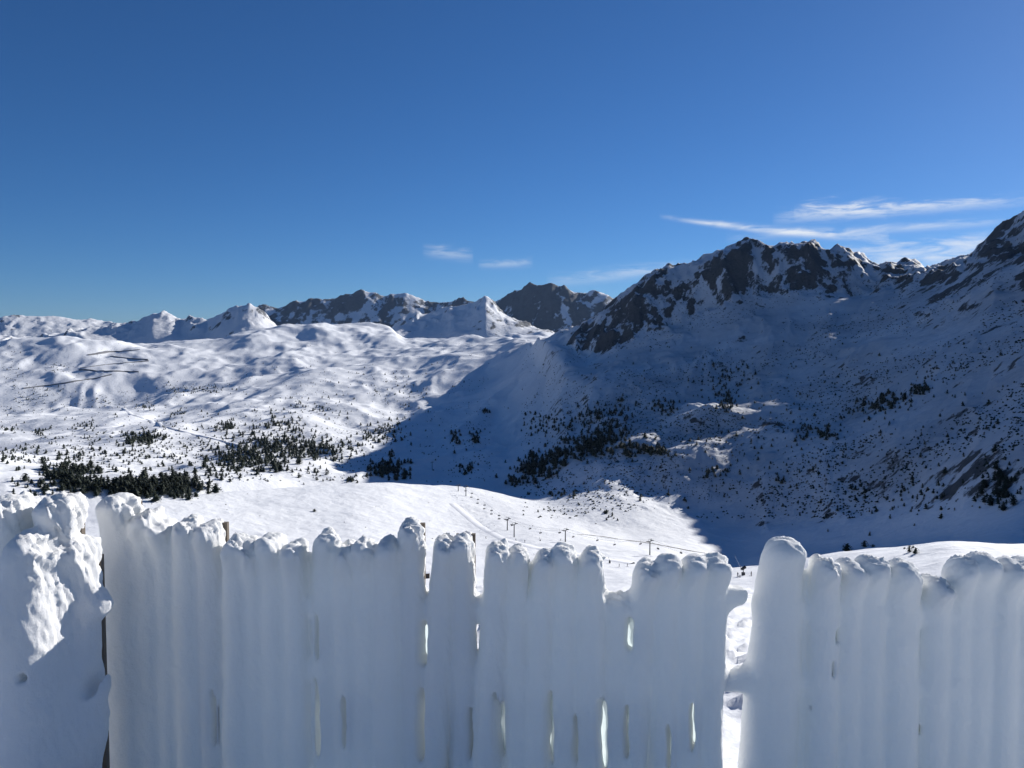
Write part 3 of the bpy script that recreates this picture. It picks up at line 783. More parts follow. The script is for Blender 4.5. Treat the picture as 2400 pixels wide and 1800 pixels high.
def lower_end():
    P = hit(1700, 1330); q = np.array([P[0], P[1], P[2] + 9.0])
    return [q + np.array([-1.6, -1.9, 0]), q + np.array([1.6, 1.9, 0])]
chain = [ENDS[1], ENDS[2], ENDS[4], ENDS[5], lower_end()]
def span(p, q, t, sag):
    w = p + (q - p) * t; w = w.copy(); w[2] -= 4 * sag * t * (1 - t); return w
def cable(name, label, side):
    c = MB()
    for a, b in zip(chain[:-1], chain[1:]):
        for k in range(10):
            c.tube(span(a[side], b[side], k / 10, SAG), span(a[side], b[side], (k + 1) / 10, SAG), 0.035, n=4)
    return tag(c.build(name, M_STEEL), label, 'cable')
cable('haul_cable', 'thin steel cable on the side of the lift towers facing the fence', 0)
cable('haul_cable', 'thin steel cable on the side of the lift towers facing the rocky mountain', 1)

def chair_parts():
    hg = MB().tube((0, 0, 0), (0, 0.1, -1.9), 0.05, n=5).tube((-1.0, 0.1, -1.9), (1.0, 0.1, -1.9), 0.05, n=5)
    st = MB().box((0, 0, -2.75), (2.1, 0.55, 0.12))
    bk = MB().box((0, 0.3, -2.40), (2.1, 0.10, 0.75))
    fr = MB().tube((-1.0, 0.1, -1.9), (-1.0, 0.1, -2.8), 0.05, n=5).tube((1.0, 0.1, -1.9), (1.0, 0.1, -2.8), 0.05, n=5)
    br = MB().tube((-1.0, -0.5, -2.45), (1.0, -0.5, -2.45), 0.04, n=5).tube((-1.0, -0.5, -2.45), (-1.0, 0.1, -2.0), 0.04, n=5).tube((1.0, -0.5, -2.45), (1.0, 0.1, -2.0), 0.04, n=5)
    return [(nm, make_mesh(nm, m.v, m.f, mt)) for nm, m, mt in (('hanger', hg, M_STEEL), ('seat', st, M_CHAIR), ('backrest', bk, M_CHAIR), ('side_frame', fr, M_STEEL), ('safety_bar', br, M_STEEL))]
CH = chair_parts()
for side, off in ((0, 0.0), (1, 0.5)):
    pos = 0.0
    for a, b in zip(chain[:-1], chain[1:]):
        L = np.linalg.norm(b[side] - a[side]); n = max(1, int(L / 24))
        for k in range(n):
            w = span(a[side], b[side], (k + 0.25 + off) / n, SAG)
            dirn = b[side] - a[side]
            t = thing('lift_chair', ('empty dark chair hanging on the lift cable that faces the fence', 'empty dark chair hanging on the lift cable that faces the rocky mountain')[side], 'lift chair', tuple(w), math.atan2(dirn[1], dirn[0]) - math.pi / 2,
                      ('chairs on the lift cable facing the fence', 'chairs on the lift cable facing the mountain')[side])
            for nm, me in CH: add_obj(nm, me, t)
# ------------------------------------------------------------------ solid shapes from distance fields
def surface_nets(S, org, h):
    """closed quads of the zero level of S (nx, ny, nz)"""
    ins = S < 0
    nx, ny, nz = S.shape
    c = np.zeros((nx - 1, ny - 1, nz - 1), np.int8)
    for a in (0, 1):
        for b in (0, 1):
            for d in (0, 1):
                c += ins[a:nx - 1 + a, b:ny - 1 + b, d:nz - 1 + d]
    act = (c > 0) & (c < 8)
    I, J, K = np.nonzero(act)
    vid = np.full(act.shape, -1, np.int64); vid[I, J, K] = np.arange(len(I))
    acc = np.zeros((len(I), 3)); cnt = np.zeros(len(I))
    cor = [(a, b, d) for a in (0, 1) for b in (0, 1) for d in (0, 1)]
    for p in cor:
        for ax in range(3):
            if p[ax]: continue
            q = list(p); q[ax] = 1
            s0 = S[I + p[0], J + p[1], K + p[2]]; s1 = S[I + q[0], J + q[1], K + q[2]]
            m = (s0 < 0) != (s1 < 0)
            t = np.where(m, s0 / np.where(m, s0 - s1, 1), 0)
            pt = np.tile(np.array(p, float), (len(I), 1)); pt[:, ax] += t
            acc[m] += pt[m]; cnt[m] += 1
    V = (np.stack([I, J, K], -1) + acc / cnt[:, None]) * h + np.asarray(org)
    Q = []
    for ax in range(3):
        o1, o2 = [(1, 2), (2, 0), (0, 1)][ax]
        sl0 = [slice(None)] * 3; sl1 = [slice(None)] * 3
        sl0[ax] = slice(0, -1); sl1[ax] = slice(1, None)
        A = ins[tuple(sl0)]; Bb = ins[tuple(sl1)]
        for sgn in (0, 1):
            m = (A & ~Bb) if sgn == 0 else (~A & Bb)
            e = np.array(np.nonzero(m))
            ok = (e[o1] > 0) & (e[o2] > 0) & (e[o1] < S.shape[o1] - 1) & (e[o2] < S.shape[o2] - 1)
            e = e[:, ok]
            def cell(d1, d2):
                q = e.copy(); q[o1] -= d1; q[o2] -= d2
                return vid[q[0], q[1], q[2]]
            quad = np.stack([cell(1, 1), cell(0, 1), cell(0, 0), cell(1, 0)], -1)
            if sgn: quad = quad[:, ::-1]
            Q.append(quad)
    Q = np.concatenate(Q)
    return V, Q[(Q >= 0).all(1)]

def smin(a, b, k):
    hh = np.clip(0.5 + 0.5 * (b - a) / k, 0, 1)
    return b + (a - b) * hh - k * hh * (1 - hh)

def capsule(X, Y, Zg, p, q, r0, r1):
    p = np.array(p, float); q = np.array(q, float); d = q - p; L2 = d @ d
    t = np.clip(((X - p[0]) * d[0] + (Y - p[1]) * d[1] + (Zg - p[2]) * d[2]) / L2, 0, 1)
    return np.sqrt((X - p[0] - t * d[0]) ** 2 + (Y - p[1] - t * d[1]) ** 2 + (Zg - p[2] - t * d[2]) ** 2) - (r0 + (r1 - r0) * t)

def vnormals(V, Q):
    n = np.cross(V[Q[:, 2]] - V[Q[:, 0]], V[Q[:, 3]] - V[Q[:, 1]])
    out = np.zeros_like(V)
    for k in range(4): 
        for c in range(3): out[:, c] += np.bincount(Q[:, k], n[:, c], len(V))
    return out / np.maximum(1e-12, np.linalg.norm(out, axis=1))[:, None]

# ------------------------------------------------------------------ skiers, snow guns, hut
M_CLOTH = [plain_mat('ski clothes %d' % i, c, 0.8) for i, c in enumerate([(0.02, 0.022, 0.03), (0.05, 0.02, 0.02), (0.02, 0.03, 0.07)])]
M_SKIN = plain_mat('skin', (0.45, 0.28, 0.2), 0.6)
M_SKI = plain_mat('skis', (0.1, 0.1, 0.12), 0.4)
M_HELM = plain_mat('helmet', (0.04, 0.04, 0.05), 0.4)
def person_mesh(mat, pose):
    h = 0.045
    gx = np.arange(-0.55, 0.55, h); gy = np.arange(-0.5, 0.5, h); gz = np.arange(-0.06, 1.85, h)
    X, Y, Zg = np.meshgrid(gx, gy, gz, indexing='ij')
    L = 0.10 * pose
    parts = [((0, 0, 0.95), (0, -0.04, 1.38), .15, .17), ((0, -.04, 1.40), (0, -0.04, 1.52), .07, .06), ((0, -.05, 1.62), (0, -.05, 1.66), .105, .10),
             ((-.09, 0, .92), (-.11, -.06 - L, .50), .10, .075), ((-.11, -.06 - L, .50), (-.12, .02 - L, .10), .075, .06), ((-.12, .02 - L, .07), (-.12, -.14 - L, .05), .06, .05),
             ((.09, 0, .92), (.11, -.06 + L, .50), .10, .075), ((.11, -.06 + L, .50), (.12, .02 + L, .10), .075, .06), ((.12, .02 + L, .07), (.12, -.14 + L, .05), .06, .05),
             ((-.18, -.04, 1.38), (-.28, -.06, 1.12), .07, .055), ((-.28, -.06, 1.12), (-.27, -.28, 1.02), .05, .045),
             ((.18, -.04, 1.38), (.28, -.06, 1.12), .07, .055), ((.28, -.06, 1.12), (.27, -.28, 1.02), .05, .045)]
    S = None
    for p in parts:
        d = capsule(X, Y, Zg, *p)
        S = d if S is None else smin(S, d, 0.05)
    V, Q = surface_nets(S, (gx[0], gy[0], gz[0]), h)
    return make_mesh('body', V, Q, mat, True)
BODY = [person_mesh(M_CLOTH[i], [0.3, -0.6, 1.0][i]) for i in range(3)]
hm = MB().tube((0, -.05, 1.62), (0, -.05, 1.74), .13, .10, 8).tube((0, -.05, 1.74), (0, -.05, 1.79), .10, .03, 8); HELM = make_mesh('helmet', hm.v, hm.f, M_HELM, True)
def ski_mesh(s_): 
    m = MB().box((s_ * .12, 0, 0.015), (.09, 1.55, .02)).box((s_ * .12, -.83, 0.05), (.08, .14, .02)); return make_mesh('ski', m.v, m.f, M_SKI)
def pole_mesh(s_):
    m = MB().tube((s_ * .27, -.28, 1.05), (s_ * .36, .12, 0.0), .014, .01, 5); return make_mesh('ski_pole', m.v, m.f, M_SKI)
SK = [ski_mesh(-1), ski_mesh(1)]; PO = [pole_mesh(-1), pole_mesh(1)]
for i, (px, py, rz, sc_, lab) in enumerate([
        (1451, 1329, 1.2, 1.0, 'skier in dark clothes on the piste closest to the bulky snow lance'),
        (1470, 1328, 1.5, 1.0, 'skier in dark clothes on the piste second from the bulky snow lance'),
        (1729, 1352, 2.4, 1.05, 'adult skier beside a small child near the snow gun on the rise'),
        (1734, 1354, 2.2, 0.7, 'small child on skis next to an adult near the snow gun'),
        (1761, 1350, -2.2, 1.05, 'lone skier in dark clothes on the rise, apart from the adult and child'),
        (1230, 1271, 0.5, 1.0, 'distant skier in the valley below the pair of lift towers'),
        (1209, 1268, 2.5, 1.0, 'distant skier at the foot of the lower lift tower'),
        (1179, 1271, 1.9, 1.0, 'one of two distant skiers standing side by side below the lift towers'),
        (1187, 1271, 1.0, 1.0, 'one of two distant skiers standing side by side below the lift towers'),
        (1139, 1263, -1.0, 1.0, 'distant skier on the open piste away from the lift line')]):
    P = hit(px, py)
    t = thing('person', lab, 'person', (P[0], P[1], P[2] + 0.02), rz, 'pair of skiers below the lift towers' if lab.startswith('one of') else None); t.scale = (sc_,) * 3
    add_obj('body', BODY[i % 3], t); add_obj('helmet', HELM, t)
    for q in SK: add_obj('ski', q, t)
    for q in PO: add_obj('ski_pole', q, t)

M_WHITE = plain_mat('pale paint', (0.6, 0.6, 0.58), 0.5)
P = hit(1742, 1348)
t = thing('snow_gun', 'dark fan snow gun on a post beside skiers on the rise', 'snow gun', (P[0], P[1], P[2]), 0.4)
MB().box((0, 0, 0.6), (1.0, 1.0, 1.2)).build('base', M_CHAIR, t); MB().tube((0, 0, 1.2), (0, 0, 2.4), 0.16, n=8).build('post', M_STEEL, t)
MB().tube((-.9, 0, 2.5), (.9, 0, 3.2), 0.5, 0.62, 12).build('fan_barrel', M_CHAIR, t); MB().tube((-.2, -.7, 2.4), (-.2, .7, 2.4), 0.08).build('yoke', M_STEEL, t)
P = hit(1736, 1336)
t = thing('snow_lance', 'thin pale snow lance leaning to one side on the rise', 'snow lance', (P[0], P[1], P[2]), 0.0)
MB().tube((0, 0, -.2), (0, 0, 2.0), 0.08, n=6).build('stand', M_STEEL, t); MB().tube((0, 0, 1.2), (-2.6, 0, 6.2), 0.07, 0.05, 6).build('lance_pipe', M_WHITE, t); MB().tube((-2.6, 0, 6.2), (-2.8, 0, 6.5), 0.11, n=6).build('nozzle', M_STEEL, t)
P = hit(1429, 1320)
t = thing('snow_lance', 'dark snow lance with bulky base on the piste near two skiers', 'snow lance', (P[0], P[1], P[2]), 0.0)
MB().box((0, 0, 0.7), (0.9, 0.9, 1.6)).build('base', M_CHAIR, t); MB().tube((0, 0, 1.3), (-.8, 0, 3.6), 0.12, 0.08, 6).build('lance_pipe', M_STEEL, t)
P = hit(1266, 1268)
t = thing('snow_lance', 'small dark snow lance beside the chairlift line in the valley', 'snow lance', (P[0], P[1], P[2]), 0.0)
MB().box((0, 0, 0.4), (0.7, 0.7, 1.0)).build('base', M_CHAIR, t); MB().tube((0, 0, .8), (-.7, 0, 2.9), 0.12, 0.07, 6).build('lance_pipe', M_STEEL, t)
P = hit(1000, 1355)
t = thing('lift_hut', 'small dark wooden hut below the fence gap on the slope', 'hut', (P[0], P[1], P[2] - 0.2), 0.2)
MB().box((0, 0, 1.25), (2.4, 2.2, 2.5)).build('wall', M_BARK, t); MB().box((0, 0, 2.58), (2.9, 2.7, 0.16)).build('roof', M_TRACK, t); MB().box((0.3, -1.12, 0.95), (0.8, 0.05, 1.9)).build('door', M_CHAIR, t)

# ------------------------------------------------------------------ the rime-covered fence
def snow_crust_material():
    m, nt, b = new_mat('rime snow')
    nt.nodes.remove(b)
    L = nt.links.new
    out = nt.nodes['Material Output']
    tc = N(nt, 'ShaderNodeTexCoord')
    n1 = N(nt, 'ShaderNodeTexNoise', i_Scale=70.0, i_Detail=8.0, i_Roughness=0.75); L(tc.outputs['Object'], n1.inputs['Vector'])
    bp = N(nt, 'ShaderNodeBump'); bp.inputs['Strength'].default_value = 0.5; bp.inputs['Distance'].default_value = 0.008
    L(n1.outputs['Fac'], bp.inputs['Height'])
    n2 = N(nt, 'ShaderNodeTexNoise', i_Scale=5.0, i_Detail=4.0); L(tc.outputs['Object'], n2.inputs['Vector'])
    mx = N(nt, 'ShaderNodeMix', data_type='RGBA'); mx.inputs['A'].default_value = (0.89, 0.885, 0.87, 1); mx.inputs['B'].default_value = (0.95, 0.945, 0.93, 1)
    L(n2.outputs['Fac'], mx.inputs['Factor'])
    df = N(nt, 'ShaderNodeBsdfDiffuse'); L(mx.outputs['Result'], df.inputs['Color']); L(bp.outputs['Normal'], df.inputs['Normal'])
    tr = N(nt, 'ShaderNodeBsdfTranslucent'); tr.inputs['Color'].default_value = (0.84, 0.93, 0.96, 1); L(bp.outputs['Normal'], tr.inputs['Normal'])
    ms = N(nt, 'ShaderNodeMixShader'); ms.inputs[0].default_value = 0.18
    L(df.outputs[0], ms.inputs[1]); L(tr.outputs[0], ms.inputs[2]); L(ms.outputs[0], out.inputs['Surface'])
    return m
M_RIME = snow_crust_material()
M_WOOD = plain_mat('weathered fence board', (0.15, 0.125, 0.10), 0.85, (9, 0.45))

def at(px, py, D):
    u = (px - 1200) / F; q = -(py - 900) / F
    Y = math.cos(PITCH) + q * math.sin(PITCH); Zz = q * math.cos(PITCH) - math.sin(PITCH)
    return D * u / Y, D * Zz / Y

def column(X, Y, Zg, xc, yc, zt, a0, b0, flare, lean, capb, tilt=0.0, rnd=1.0, skew=0.0):
    dz = np.maximum(zt - Zg, 0)
    e = np.exp(-(dz / 0.085) ** 2)
    a = a0 * 0.86 + 0.0035 * (1 - e) + flare * np.minimum(dz, 0.5)
    b = b0 + capb * e + 0.012 * np.minimum(dz, 0.6)
    rt = 1.05 * a0 * rnd
    qz = np.maximum(Zg + tilt * (X - xc) - (zt - rt), 0) / rt
    x0 = xc + lean * dz + skew * e
    rr = (np.abs((X - x0) / a) ** 2.2 + np.abs((Y - yc + 0.65 * capb * e) / b) ** 2.2 + qz ** 2.2) ** (1 / 2.2)
    return (rr - 1) * np.minimum(a, b)

def thin_ice_material():
    m, nt, b = new_mat('thin ice')
    nt.nodes.remove(b)
    tc = N(nt, 'ShaderNodeTexCoord'); n1 = N(nt, 'ShaderNodeTexNoise', i_Scale=28.0, i_Detail=5.0)
    nt.links.new(tc.outputs['Object'], n1.inputs['Vector'])
    mx = N(nt, 'ShaderNodeMix', data_type='RGBA'); mx.inputs['A'].default_value = (0.46, 0.56, 0.57, 1); mx.inputs['B'].default_value = (0.80, 0.88, 0.88, 1)
    nt.links.new(n1.outputs['Fac'], mx.inputs['Factor'])
    tr = N(nt, 'ShaderNodeBsdfTranslucent'); nt.links.new(mx.outputs['Result'], tr.inputs['Color'])
    df = N(nt, 'ShaderNodeBsdfDiffuse'); df.inputs['Color'].default_value = (0.8, 0.85, 0.86, 1)
    ms = N(nt, 'ShaderNodeMixShader'); ms.inputs[0].default_value = 0.72
    nt.links.new(df.outputs[0], ms.inputs[1]); nt.links.new(tr.outputs[0], ms.inputs[2]); nt.links.new(ms.outputs[0], nt.nodes['Material Output'].inputs['Surface'])
    return m
M_ICE = thin_ice_material()

def build_section(name, label, D, cols_, rails, slots, blobs, x_range, y_off, boards, h=0.007, rime=1.0, zlo=-1.78, vis_rails=(), open_gaps=(), ice=True):
    """cols_: (px, top_py, half_width_px, opts) -> one snow-clad picket each; y_off(px) moves a picket along the depth"""
    sc_ = D / F
    gx = np.arange(at(x_range[0], 900, D)[0], at(x_range[1], 900, D)[0], h)
    ylo, yhi = D - 0.30, D + 0.20
    gy = np.arange(ylo, yhi, h); gz = np.arange(zlo, at(1200, 1120, D)[1], h)
    S = np.full((len(gx), len(gy), len(gz)), 0.2, np.float32)
    own = np.zeros(S.shape, np.int8); best = np.full(S.shape, 9.0, np.float32)
    tops = []
    def apply(fn, x0, x1, z0, z1, idx, k):
        i0, i1 = np.searchsorted(gx, (x0, x1)); k0, k1 = np.searchsorted(gz, (z0, z1))
        if i1 <= i0 or k1 <= k0: return
        sl = (slice(i0, i1), slice(None), slice(k0, k1))
        X, Y, Zg = np.meshgrid(gx[i0:i1], gy, gz[k0:k1], indexing='ij', sparse=True)
        d = fn(X, Y, Zg).astype(np.float32)
        S[sl] = smin(S[sl], d, k)
        if idx < 0: return
        m = d < best[sl]
        best[sl][m] = d[m]; own[sl][m] = idx
    for i, (px, tp, hw, o_) in enumerate(cols_):
        yc = y_off(px) + o_.get('y', 0.011 * math.sin(px * 0.37 + 1.0))
        Dc = yc
        xc, zt = at(px, tp, Dc)
        a0 = hw * Dc / F; fl = o_.get('flare', 0.012); ln = o_.get('lean', 0.0); b0 = o_.get('b', 0.049); cb = o_.get('cap', 0.042)
        hs = [((math.sin(px * 12.9898 + q_ * 78.233) * 43758.5453) % 1.0) for q_ in (1, 2, 3)]
        tl = o_.get('tilt', (hs[0] - 0.5) * 0.9); rd = o_.get('rnd', 0.65 + 0.75 * hs[1]); sk = (hs[2] - 0.4) * 0.016
        tops.append((xc, zt, a0, yc))
        reach = a0 + 0.18
        apply(lambda X, Y, Zg: column(X, Y, Zg, xc, yc, zt, a0, b0, fl, ln, cb, tl, rd, sk), xc - reach - abs(ln), xc + reach + abs(ln), zlo, zt + 0.12, i, o_.get('k', 0.015))
    nC = len(cols_)
    for i in range(nC - 1):                          # snow bridging neighbouring pickets, set back behind their fronts
        (xa, za, aa, ya), (xb, zb_, ab, yb) = tops[i], tops[i + 1]
        if (i in open_gaps): continue
        xm = (xa + aa + xb - ab) / 2; zt2 = min(za, zb_) - 0.045; wa = max(0.024, (xb - xa) / 2 * 0.62)
        apply(lambda X, Y, Zg: column(X, Y, Zg, xm, (ya + yb) / 2 + 0.020, zt2, wa, 0.022, 0.0, 0.0, 0.0), xm - wa - .12, xm + wa + .12, zlo, zt2 + .1, -1, 0.012)
    for i, (x0, y0, x1, y1, r, dy) in enumerate(rails):
        a = at(x0, y0, D); b = at(x1, y1, D)
        p = (a[0], D + dy, a[1]); q = (b[0], D + dy, b[1])
        apply(lambda X, Y, Zg: capsule(X, Y, Zg, p, q, r, r), p[0] - 0.15, q[0] + 0.15, min(p[2], q[2]) - 0.15, max(p[2], q[2]) + 0.15, nC + i if i in vis_rails else -1, 0.03)
    for (px, py, rx, ry, rz, dy, k) in blobs:
        c = at(px, py, D + dy); yc = D + dy; ax, az_ = rx * D / F, rz * D / F
        own_i = int(np.argmin([abs(t[0] - c[0]) for t in tops]))
        apply(lambda X, Y, Zg: (np.sqrt(((X - c[0]) / ax) ** 2 + ((Y - yc) / ry) ** 2 + ((Zg - c[1]) / az_) ** 2) - 1) * min(ax, ry, az_), c[0] - ax - .1, c[0] + ax + .1, c[1] - az_ - .1, c[1] + az_ + .1, own_i, k)
    for (px, y0, y1, wpx, slant) in slots:           # light slits between neighbouring pickets
        x, z1 = at(px, y0, D); _, z0 = at(px, y1, D); w = wpx * sc_
        i0, i1 = np.searchsorted(gx, (x - 0.2, x + 0.2)); k0, k1 = np.searchsorted(gz, (z0 - .05, z1 + .05))
        sl = (slice(i0, i1), slice(None), slice(k0, k1))
        X, Y, Zg = np.meshgrid(gx[i0:i1], gy, gz[k0:k1], indexing='ij', sparse=True)
        lat = X - (x + slant * (Y - D + 0.05)) + 0.02 * (Zg - (z0 + z1) / 2) + 0.0015 * np.sin(Zg * 50 + px)
        zc = (z0 + z1) / 2; hz = (z1 - z0) / 2
        taper = np.clip(1 - np.abs((Zg - zc) / hz) ** 8, 0, 1) * (0.9 - 0.12 * (Zg - zc) / hz)
        d = np.abs(lat) - w * taper
        d = np.maximum(d, np.abs(Zg - zc) - hz)
        S[sl] = -smin(-S[sl], d.astype(np.float32), 0.006)
    V, Q = surface_nets(S, (gx[0], gy[0], gz[0]), h)
    n0 = vnormals(V, Q)
    # uneven surface: soft swell everywhere, knobbly rime on the crests and on the sunward edges
    tx = np.array([t[0] for t in tops]); tz = np.array([t[1] for t in tops])
    nearest = np.argmin(np.abs(V[:, 0][:, None] - tx[None, :]), 1)
    below = tz[nearest] - V[:, 2]
    vary = (0.45 + 0.9 * ((np.sin(np.arange(len(tx)) * 12.9898) * 43758.5453) % 1.0))[nearest]
    crest = np.exp(-np.maximum(below, 0) / 0.06)
    sunw = np.clip(n0[:, 0] * 0.75 + n0[:, 2] * 0.45 + 0.15 * n0[:, 1], 0, 1)
    wr = np.clip(0.10 + 1.0 * crest * (0.35 + 0.65 * sunw) + 0.55 * sunw * np.exp(-np.maximum(below, 0) / 0.4), 0, 1.1) * rime * vary
    for (px, y0, y1, wpx, slant) in slots:
        x, z1 = at(px, y0, D); _, z0 = at(px, y1, D)
        nearS = (np.abs(V[:, 0] - x - slant * (V[:, 1] - D + .05)) < 0.035) & (V[:, 2] > z0 - .03) & (V[:, 2] < z1 + .03)
        wr[nearS] *= 0.15
    A_ = V[:, 0] + 0.6 * V[:, 1]; B_ = V[:, 2] * 0.8 + 0.8 * V[:, 1]
    # rime feathers grow along one slanting direction
    U_ = (A_ + 0.55 * B_); W_ = (B_ - 0.55 * A_)
    rim = 0.014 * (ridged(U_ / 0.030, W_ / 0.060, 3, 301, 0.55) - 0.35) + 0.019 * fbm(A_ / 0.055, B_ / 0.055, 4, 303)
    swell = 0.008 * fbm(A_ / 0.16, B_ / 0.24, 3, 305) + 0.0018 * fbm(A_ / 0.022, B_ / 0.03, 2, 307)
    V = V + n0 * (rim * wr + swell)[:, None]
    nr_ = vnormals(V, Q)
    # owner of every face
    ijk = np.clip(((V[Q].mean(1) - np.array([gx[0], gy[0], gz[0]])) / h).round().astype(int), 0, np.array(S.shape) - 1)
    fo = own[ijk[:, 0], ijk[:, 1], ijk[:, 2]]
    # a rail keeps only its largest connected patch; the rest goes to the nearest picket
    near_col = np.argmin(np.abs(V[Q].mean(1)[:, 0][:, None] - tx[None, :]), 1)
    fo = fo.astype(int)
    for i in np.unique(fo):
        q = Q[fo == i]; ids = np.nonzero(fo == i)[0]
        lab_ = np.arange(len(V))
        while True:
            m = lab_[q].min(1); old = lab_[q].copy()
            for k in range(4): np.minimum.at(lab_, q[:, k], m)
            if (lab_[q] == old).all(): break
        cl_ = lab_[q[:, 0]]
        u_, c_ = np.unique(cl_, return_counts=True)
        bad = cl_ != u_[np.argmax(c_)]
        if i >= nC: fo[ids[bad]] = near_col[ids[bad]]
    root = thing(name, label, 'fence', (float((gx[0] + gx[-1]) / 2), D, -1.62))
    off = np.array([float((gx[0] + gx[-1]) / 2), D, -1.62])
    for i in np.unique(fo):
        q = Q[fo == i]
        used, inv = np.unique(q, return_inverse=True)
        if len(q) < 12: continue
        nm = 'snow_picket' if i < nC else 'snowy_rail'
        o = mesh_from_arrays(nm, V[used] - off, inv.reshape(-1, 4), M_RIME)
        o.data.normals_split_custom_set_from_vertices(nr_[used].astype(np.float32))
        o.parent = root
    for j, (px, y0, y1, wpx, slant) in enumerate(slots):   # glassy ice left standing in the slits, worn through in places
        if wpx < 6 or not ice: continue
        x, z1 = at(px, y0, D); _, z0 = at(px, y1, D); w = wpx * sc_
        dep = 0.012; xo = x + slant * (dep + 0.05)
        ns = 14; vv = []; ff = []
        for k in range(ns + 1):
            t_ = k / ns; zq = z0 + (z1 - z0) * t_
            lo = -1.6 * w; hi = w * (0.75 + 0.5 * math.sin(t_ * 7 + px)) if j % 2 else 1.6 * w
            for q in range(4):
                s_ = lo + (hi - lo) * q / 3
                vv.append((xo + s_ - off[0], D + dep - 0.35 * w * math.cos(q / 3 * math.pi) - off[1], zq - off[2]))
        for k in range(ns):
            for q in range(3):
                a_ = 4 * k + q; ff.append((a_, a_ + 1, a_ + 5, a_ + 4))
        add_obj('thin_ice', make_mesh('thin_ice', vv, ff, M_ICE, True), root)
    for (px, tp, wpx, dy) in boards:                  # weathered boards behind the snow
        x, z = at(px, tp, D + dy)
        w = wpx * sc_
        mb = MB().box((x - off[0], D + dy - off[1], (z - 1.75) / 2 - off[2]), (w, 0.018, z + 1.75))
        o = mb.build('board', M_WOOD, root)
    return root

sm_ = lambda *a: dict(a)
main = [
 (282, 1153, 44, dict(b=.055, cap=.04, flare=.05)), (345, 1196, 36, dict(cap=.035)), (392, 1217, 29, {}), (440, 1211, 32, {}), (494, 1218, 34, {}), (553, 1251, 31, {}), (600, 1266, 27, {}), (642, 1250, 32, {}), (692, 1268, 28, {}),
 (766, 1240, 37, dict(b=.05, cap=.04)), (812, 1270, 28, {}), (856, 1255, 32, {}), (908, 1254, 35, dict(b=.05)), (966, 1219, 30, dict(b=.05, flare=.0)),
 (1044, 1254, 30, dict(lean=-.06)), (1086, 1246, 29, {}), (1166, 1272, 31, dict(lean=-.05)), (1208, 1278, 30, dict(lean=.01)), (1272, 1286, 28, dict(lean=-.03)), (1324, 1273, 33, {}), (1384, 1280, 33, {}),
 (1443, 1402, 34, dict(b=.038, cap=.01)), (1512, 1312, 33, dict(lean=-.06, b=.046)), (1562, 1297, 33, {}), (1618, 1300, 34, {}), (1672, 1298, 33, dict(flare=-.01))]
rails_m = [(230, 1405, 985, 1425, .034, .015), (985, 1428, 1420, 1425, .036, .015), (1400, 1420, 1690, 1415, .034, .015), (1680, 1400, 1728, 1398, .028, -.005), (230, 1548, 1000, 1572, .036, .015), (1000, 1572, 1690, 1590, .036, .015)]
slots_m = [(741, 1425, 1540, 8, .50), (740, 1572, 1765, 9, .50), (987, 1445, 1552, 10, .52), (986, 1598, 1772, 8, .50), (1163, 1600, 1772, 9, .48), (1279, 1608, 1788, 8, .48), (1403, 1618, 1806, 10, .46), (1463, 1440, 1522, 11, .46),
           (1558, 1680, 1795, 7, .46), (1613, 1628, 1748, 7, .46), (504, 1600, 1738, 6, .52), (813, 1612, 1740, 6, .50), (1098, 1640, 1770, 6, .48), (1458, 1640, 1770, 6, .46), (1342, 1660, 1780, 6, .47)]
boards_m = [(313, 1172, 36, .035), (512, 1224, 46, .04), (974, 1226, 46, .036), (1092, 1251, 46, .036)]
build_section('snow_fence', 'long picket fence section caked in rime, from the buried corner to the open gap', 2.5, main, rails_m, slots_m,
              [(1712, 1390, 32, .034, 17, 0.0, .02)], (190, 1765), lambda px: 2.5, boards_m, vis_rails=(3,), open_gaps=(13, 15))
right = [
 (1833, 1257, 48, dict(b=.06, cap=.03, flare=.06, lean=-.05, tilt=0.08, rnd=0.85)), (1930, 1302, 34, {}), (1986, 1310, 32, {}), (2038, 1301, 36, {}), (2110, 1309, 45, dict(b=.05)), (2190, 1348, 34, {}), (2242, 1306, 31, dict(cap=.03)), (2292, 1291, 40, dict(b=.05)),
 (2352, 1307, 34, {}), (2402, 1311, 32, {}), (2460, 1300, 34, {}), (2520, 1318, 32, {})] + [(2580 + 58 * i, 1305 + 14 * math.sin(i * 2.1), 33, {}) for i in range(4)]
rails_r = [(1800, 1425, 2800, 1455, .036, .015), (1760, 1590, 2800, 1620, .036, .015), (1694, 1600, 1770, 1598, .030, .0)]
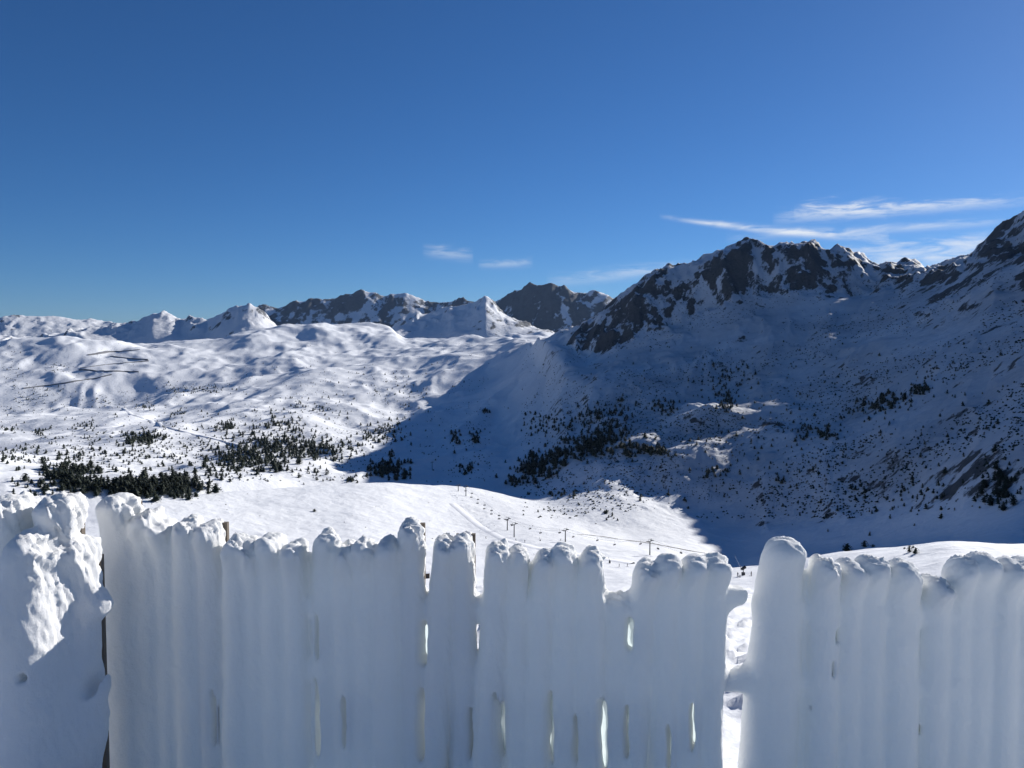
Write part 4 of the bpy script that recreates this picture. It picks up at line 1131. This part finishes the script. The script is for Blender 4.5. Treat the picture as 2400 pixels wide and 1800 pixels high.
slots_r = [(1946, 1462, 1500, 4, .4), (1938, 1530, 1575, 3, .4), (1888, 1640, 1655, 3, .4), (2140, 1690, 1720, 3, .4)]
boards_r = []
build_section('snow_fence', 'snow-caked fence section that starts with a tall rounded snow post beside the open gap', 2.5, right, rails_r, slots_r,
              [(1735, 1580, 22, .03, 16, .0, .02)], (1670, 2810), lambda px: 2.5, boards_r, vis_rails=(2,))
left = [(-250, 1200, 50, dict(b=.06)), (-155, 1180, 50, dict(b=.06)),
 (-60, 1190, 50, dict(b=.06)), (30, 1160, 54, dict(b=.07, cap=.04, flare=.06)), (140, 1156, 46, dict(b=.06, cap=.04, flare=.0)), (200, 1260, 31, dict(b=.05, y=.02, flare=.0, lean=-.03)), (152, 1278, 22, dict(b=.05, y=-.03)), (68, 1242, 52, dict(b=.10, y=-.10, flare=.05, cap=.0))]
boards_l = [(157, 1168, 76, .045), (226, 1300, 30, .13)]
build_section('snow_fence', 'fence corner buried under thick bulging snow with a sunlit patch and dark post crack', 2.2, left, [(-280, 1420, 215, 1420, .045, .02), (-280, 1600, 215, 1600, .05, .0)], [(172, 1512, 1532, 9, .2), (226, 1492, 1618, 15, .1), (205, 1745, 1800, 6, .5), (135, 1735, 1765, 5, .1)],
              [(60, 1420, 60, .14, 90, -.06, .05), (60, 1600, 110, .12, 110, -.03, .06), (150, 1700, 90, .10, 120, -.02, .06)], (-290, 262), lambda px: 2.2, boards_l, rime=1.15, ice=False)
# ------------------------------------------------------------------ air
m = bpy.data.materials.new('mountain air'); m.use_nodes = True
nt = m.node_tree
nt.nodes.remove(nt.nodes['Principled BSDF'])
pv = nt.nodes.new('ShaderNodeVolumePrincipled'); pv.inputs['Color'].default_value = (0.42, 0.64, 1.0, 1); pv.inputs['Density'].default_value = 9e-6; pv.inputs['Anisotropy'].default_value = 0.2
nt.links.new(pv.outputs[0], nt.nodes['Material Output'].inputs['Volume'])
top = float(zm.max()) + 25; bot = float(zm.min()) - 1.5
hz = MB().box((0, 0, (top + bot) / 2), (26000, 26000, top - bot)).build('haze', m)
tag(hz, 'clear cold mountain air with a faint blue haze', 'haze', kind='stuff')
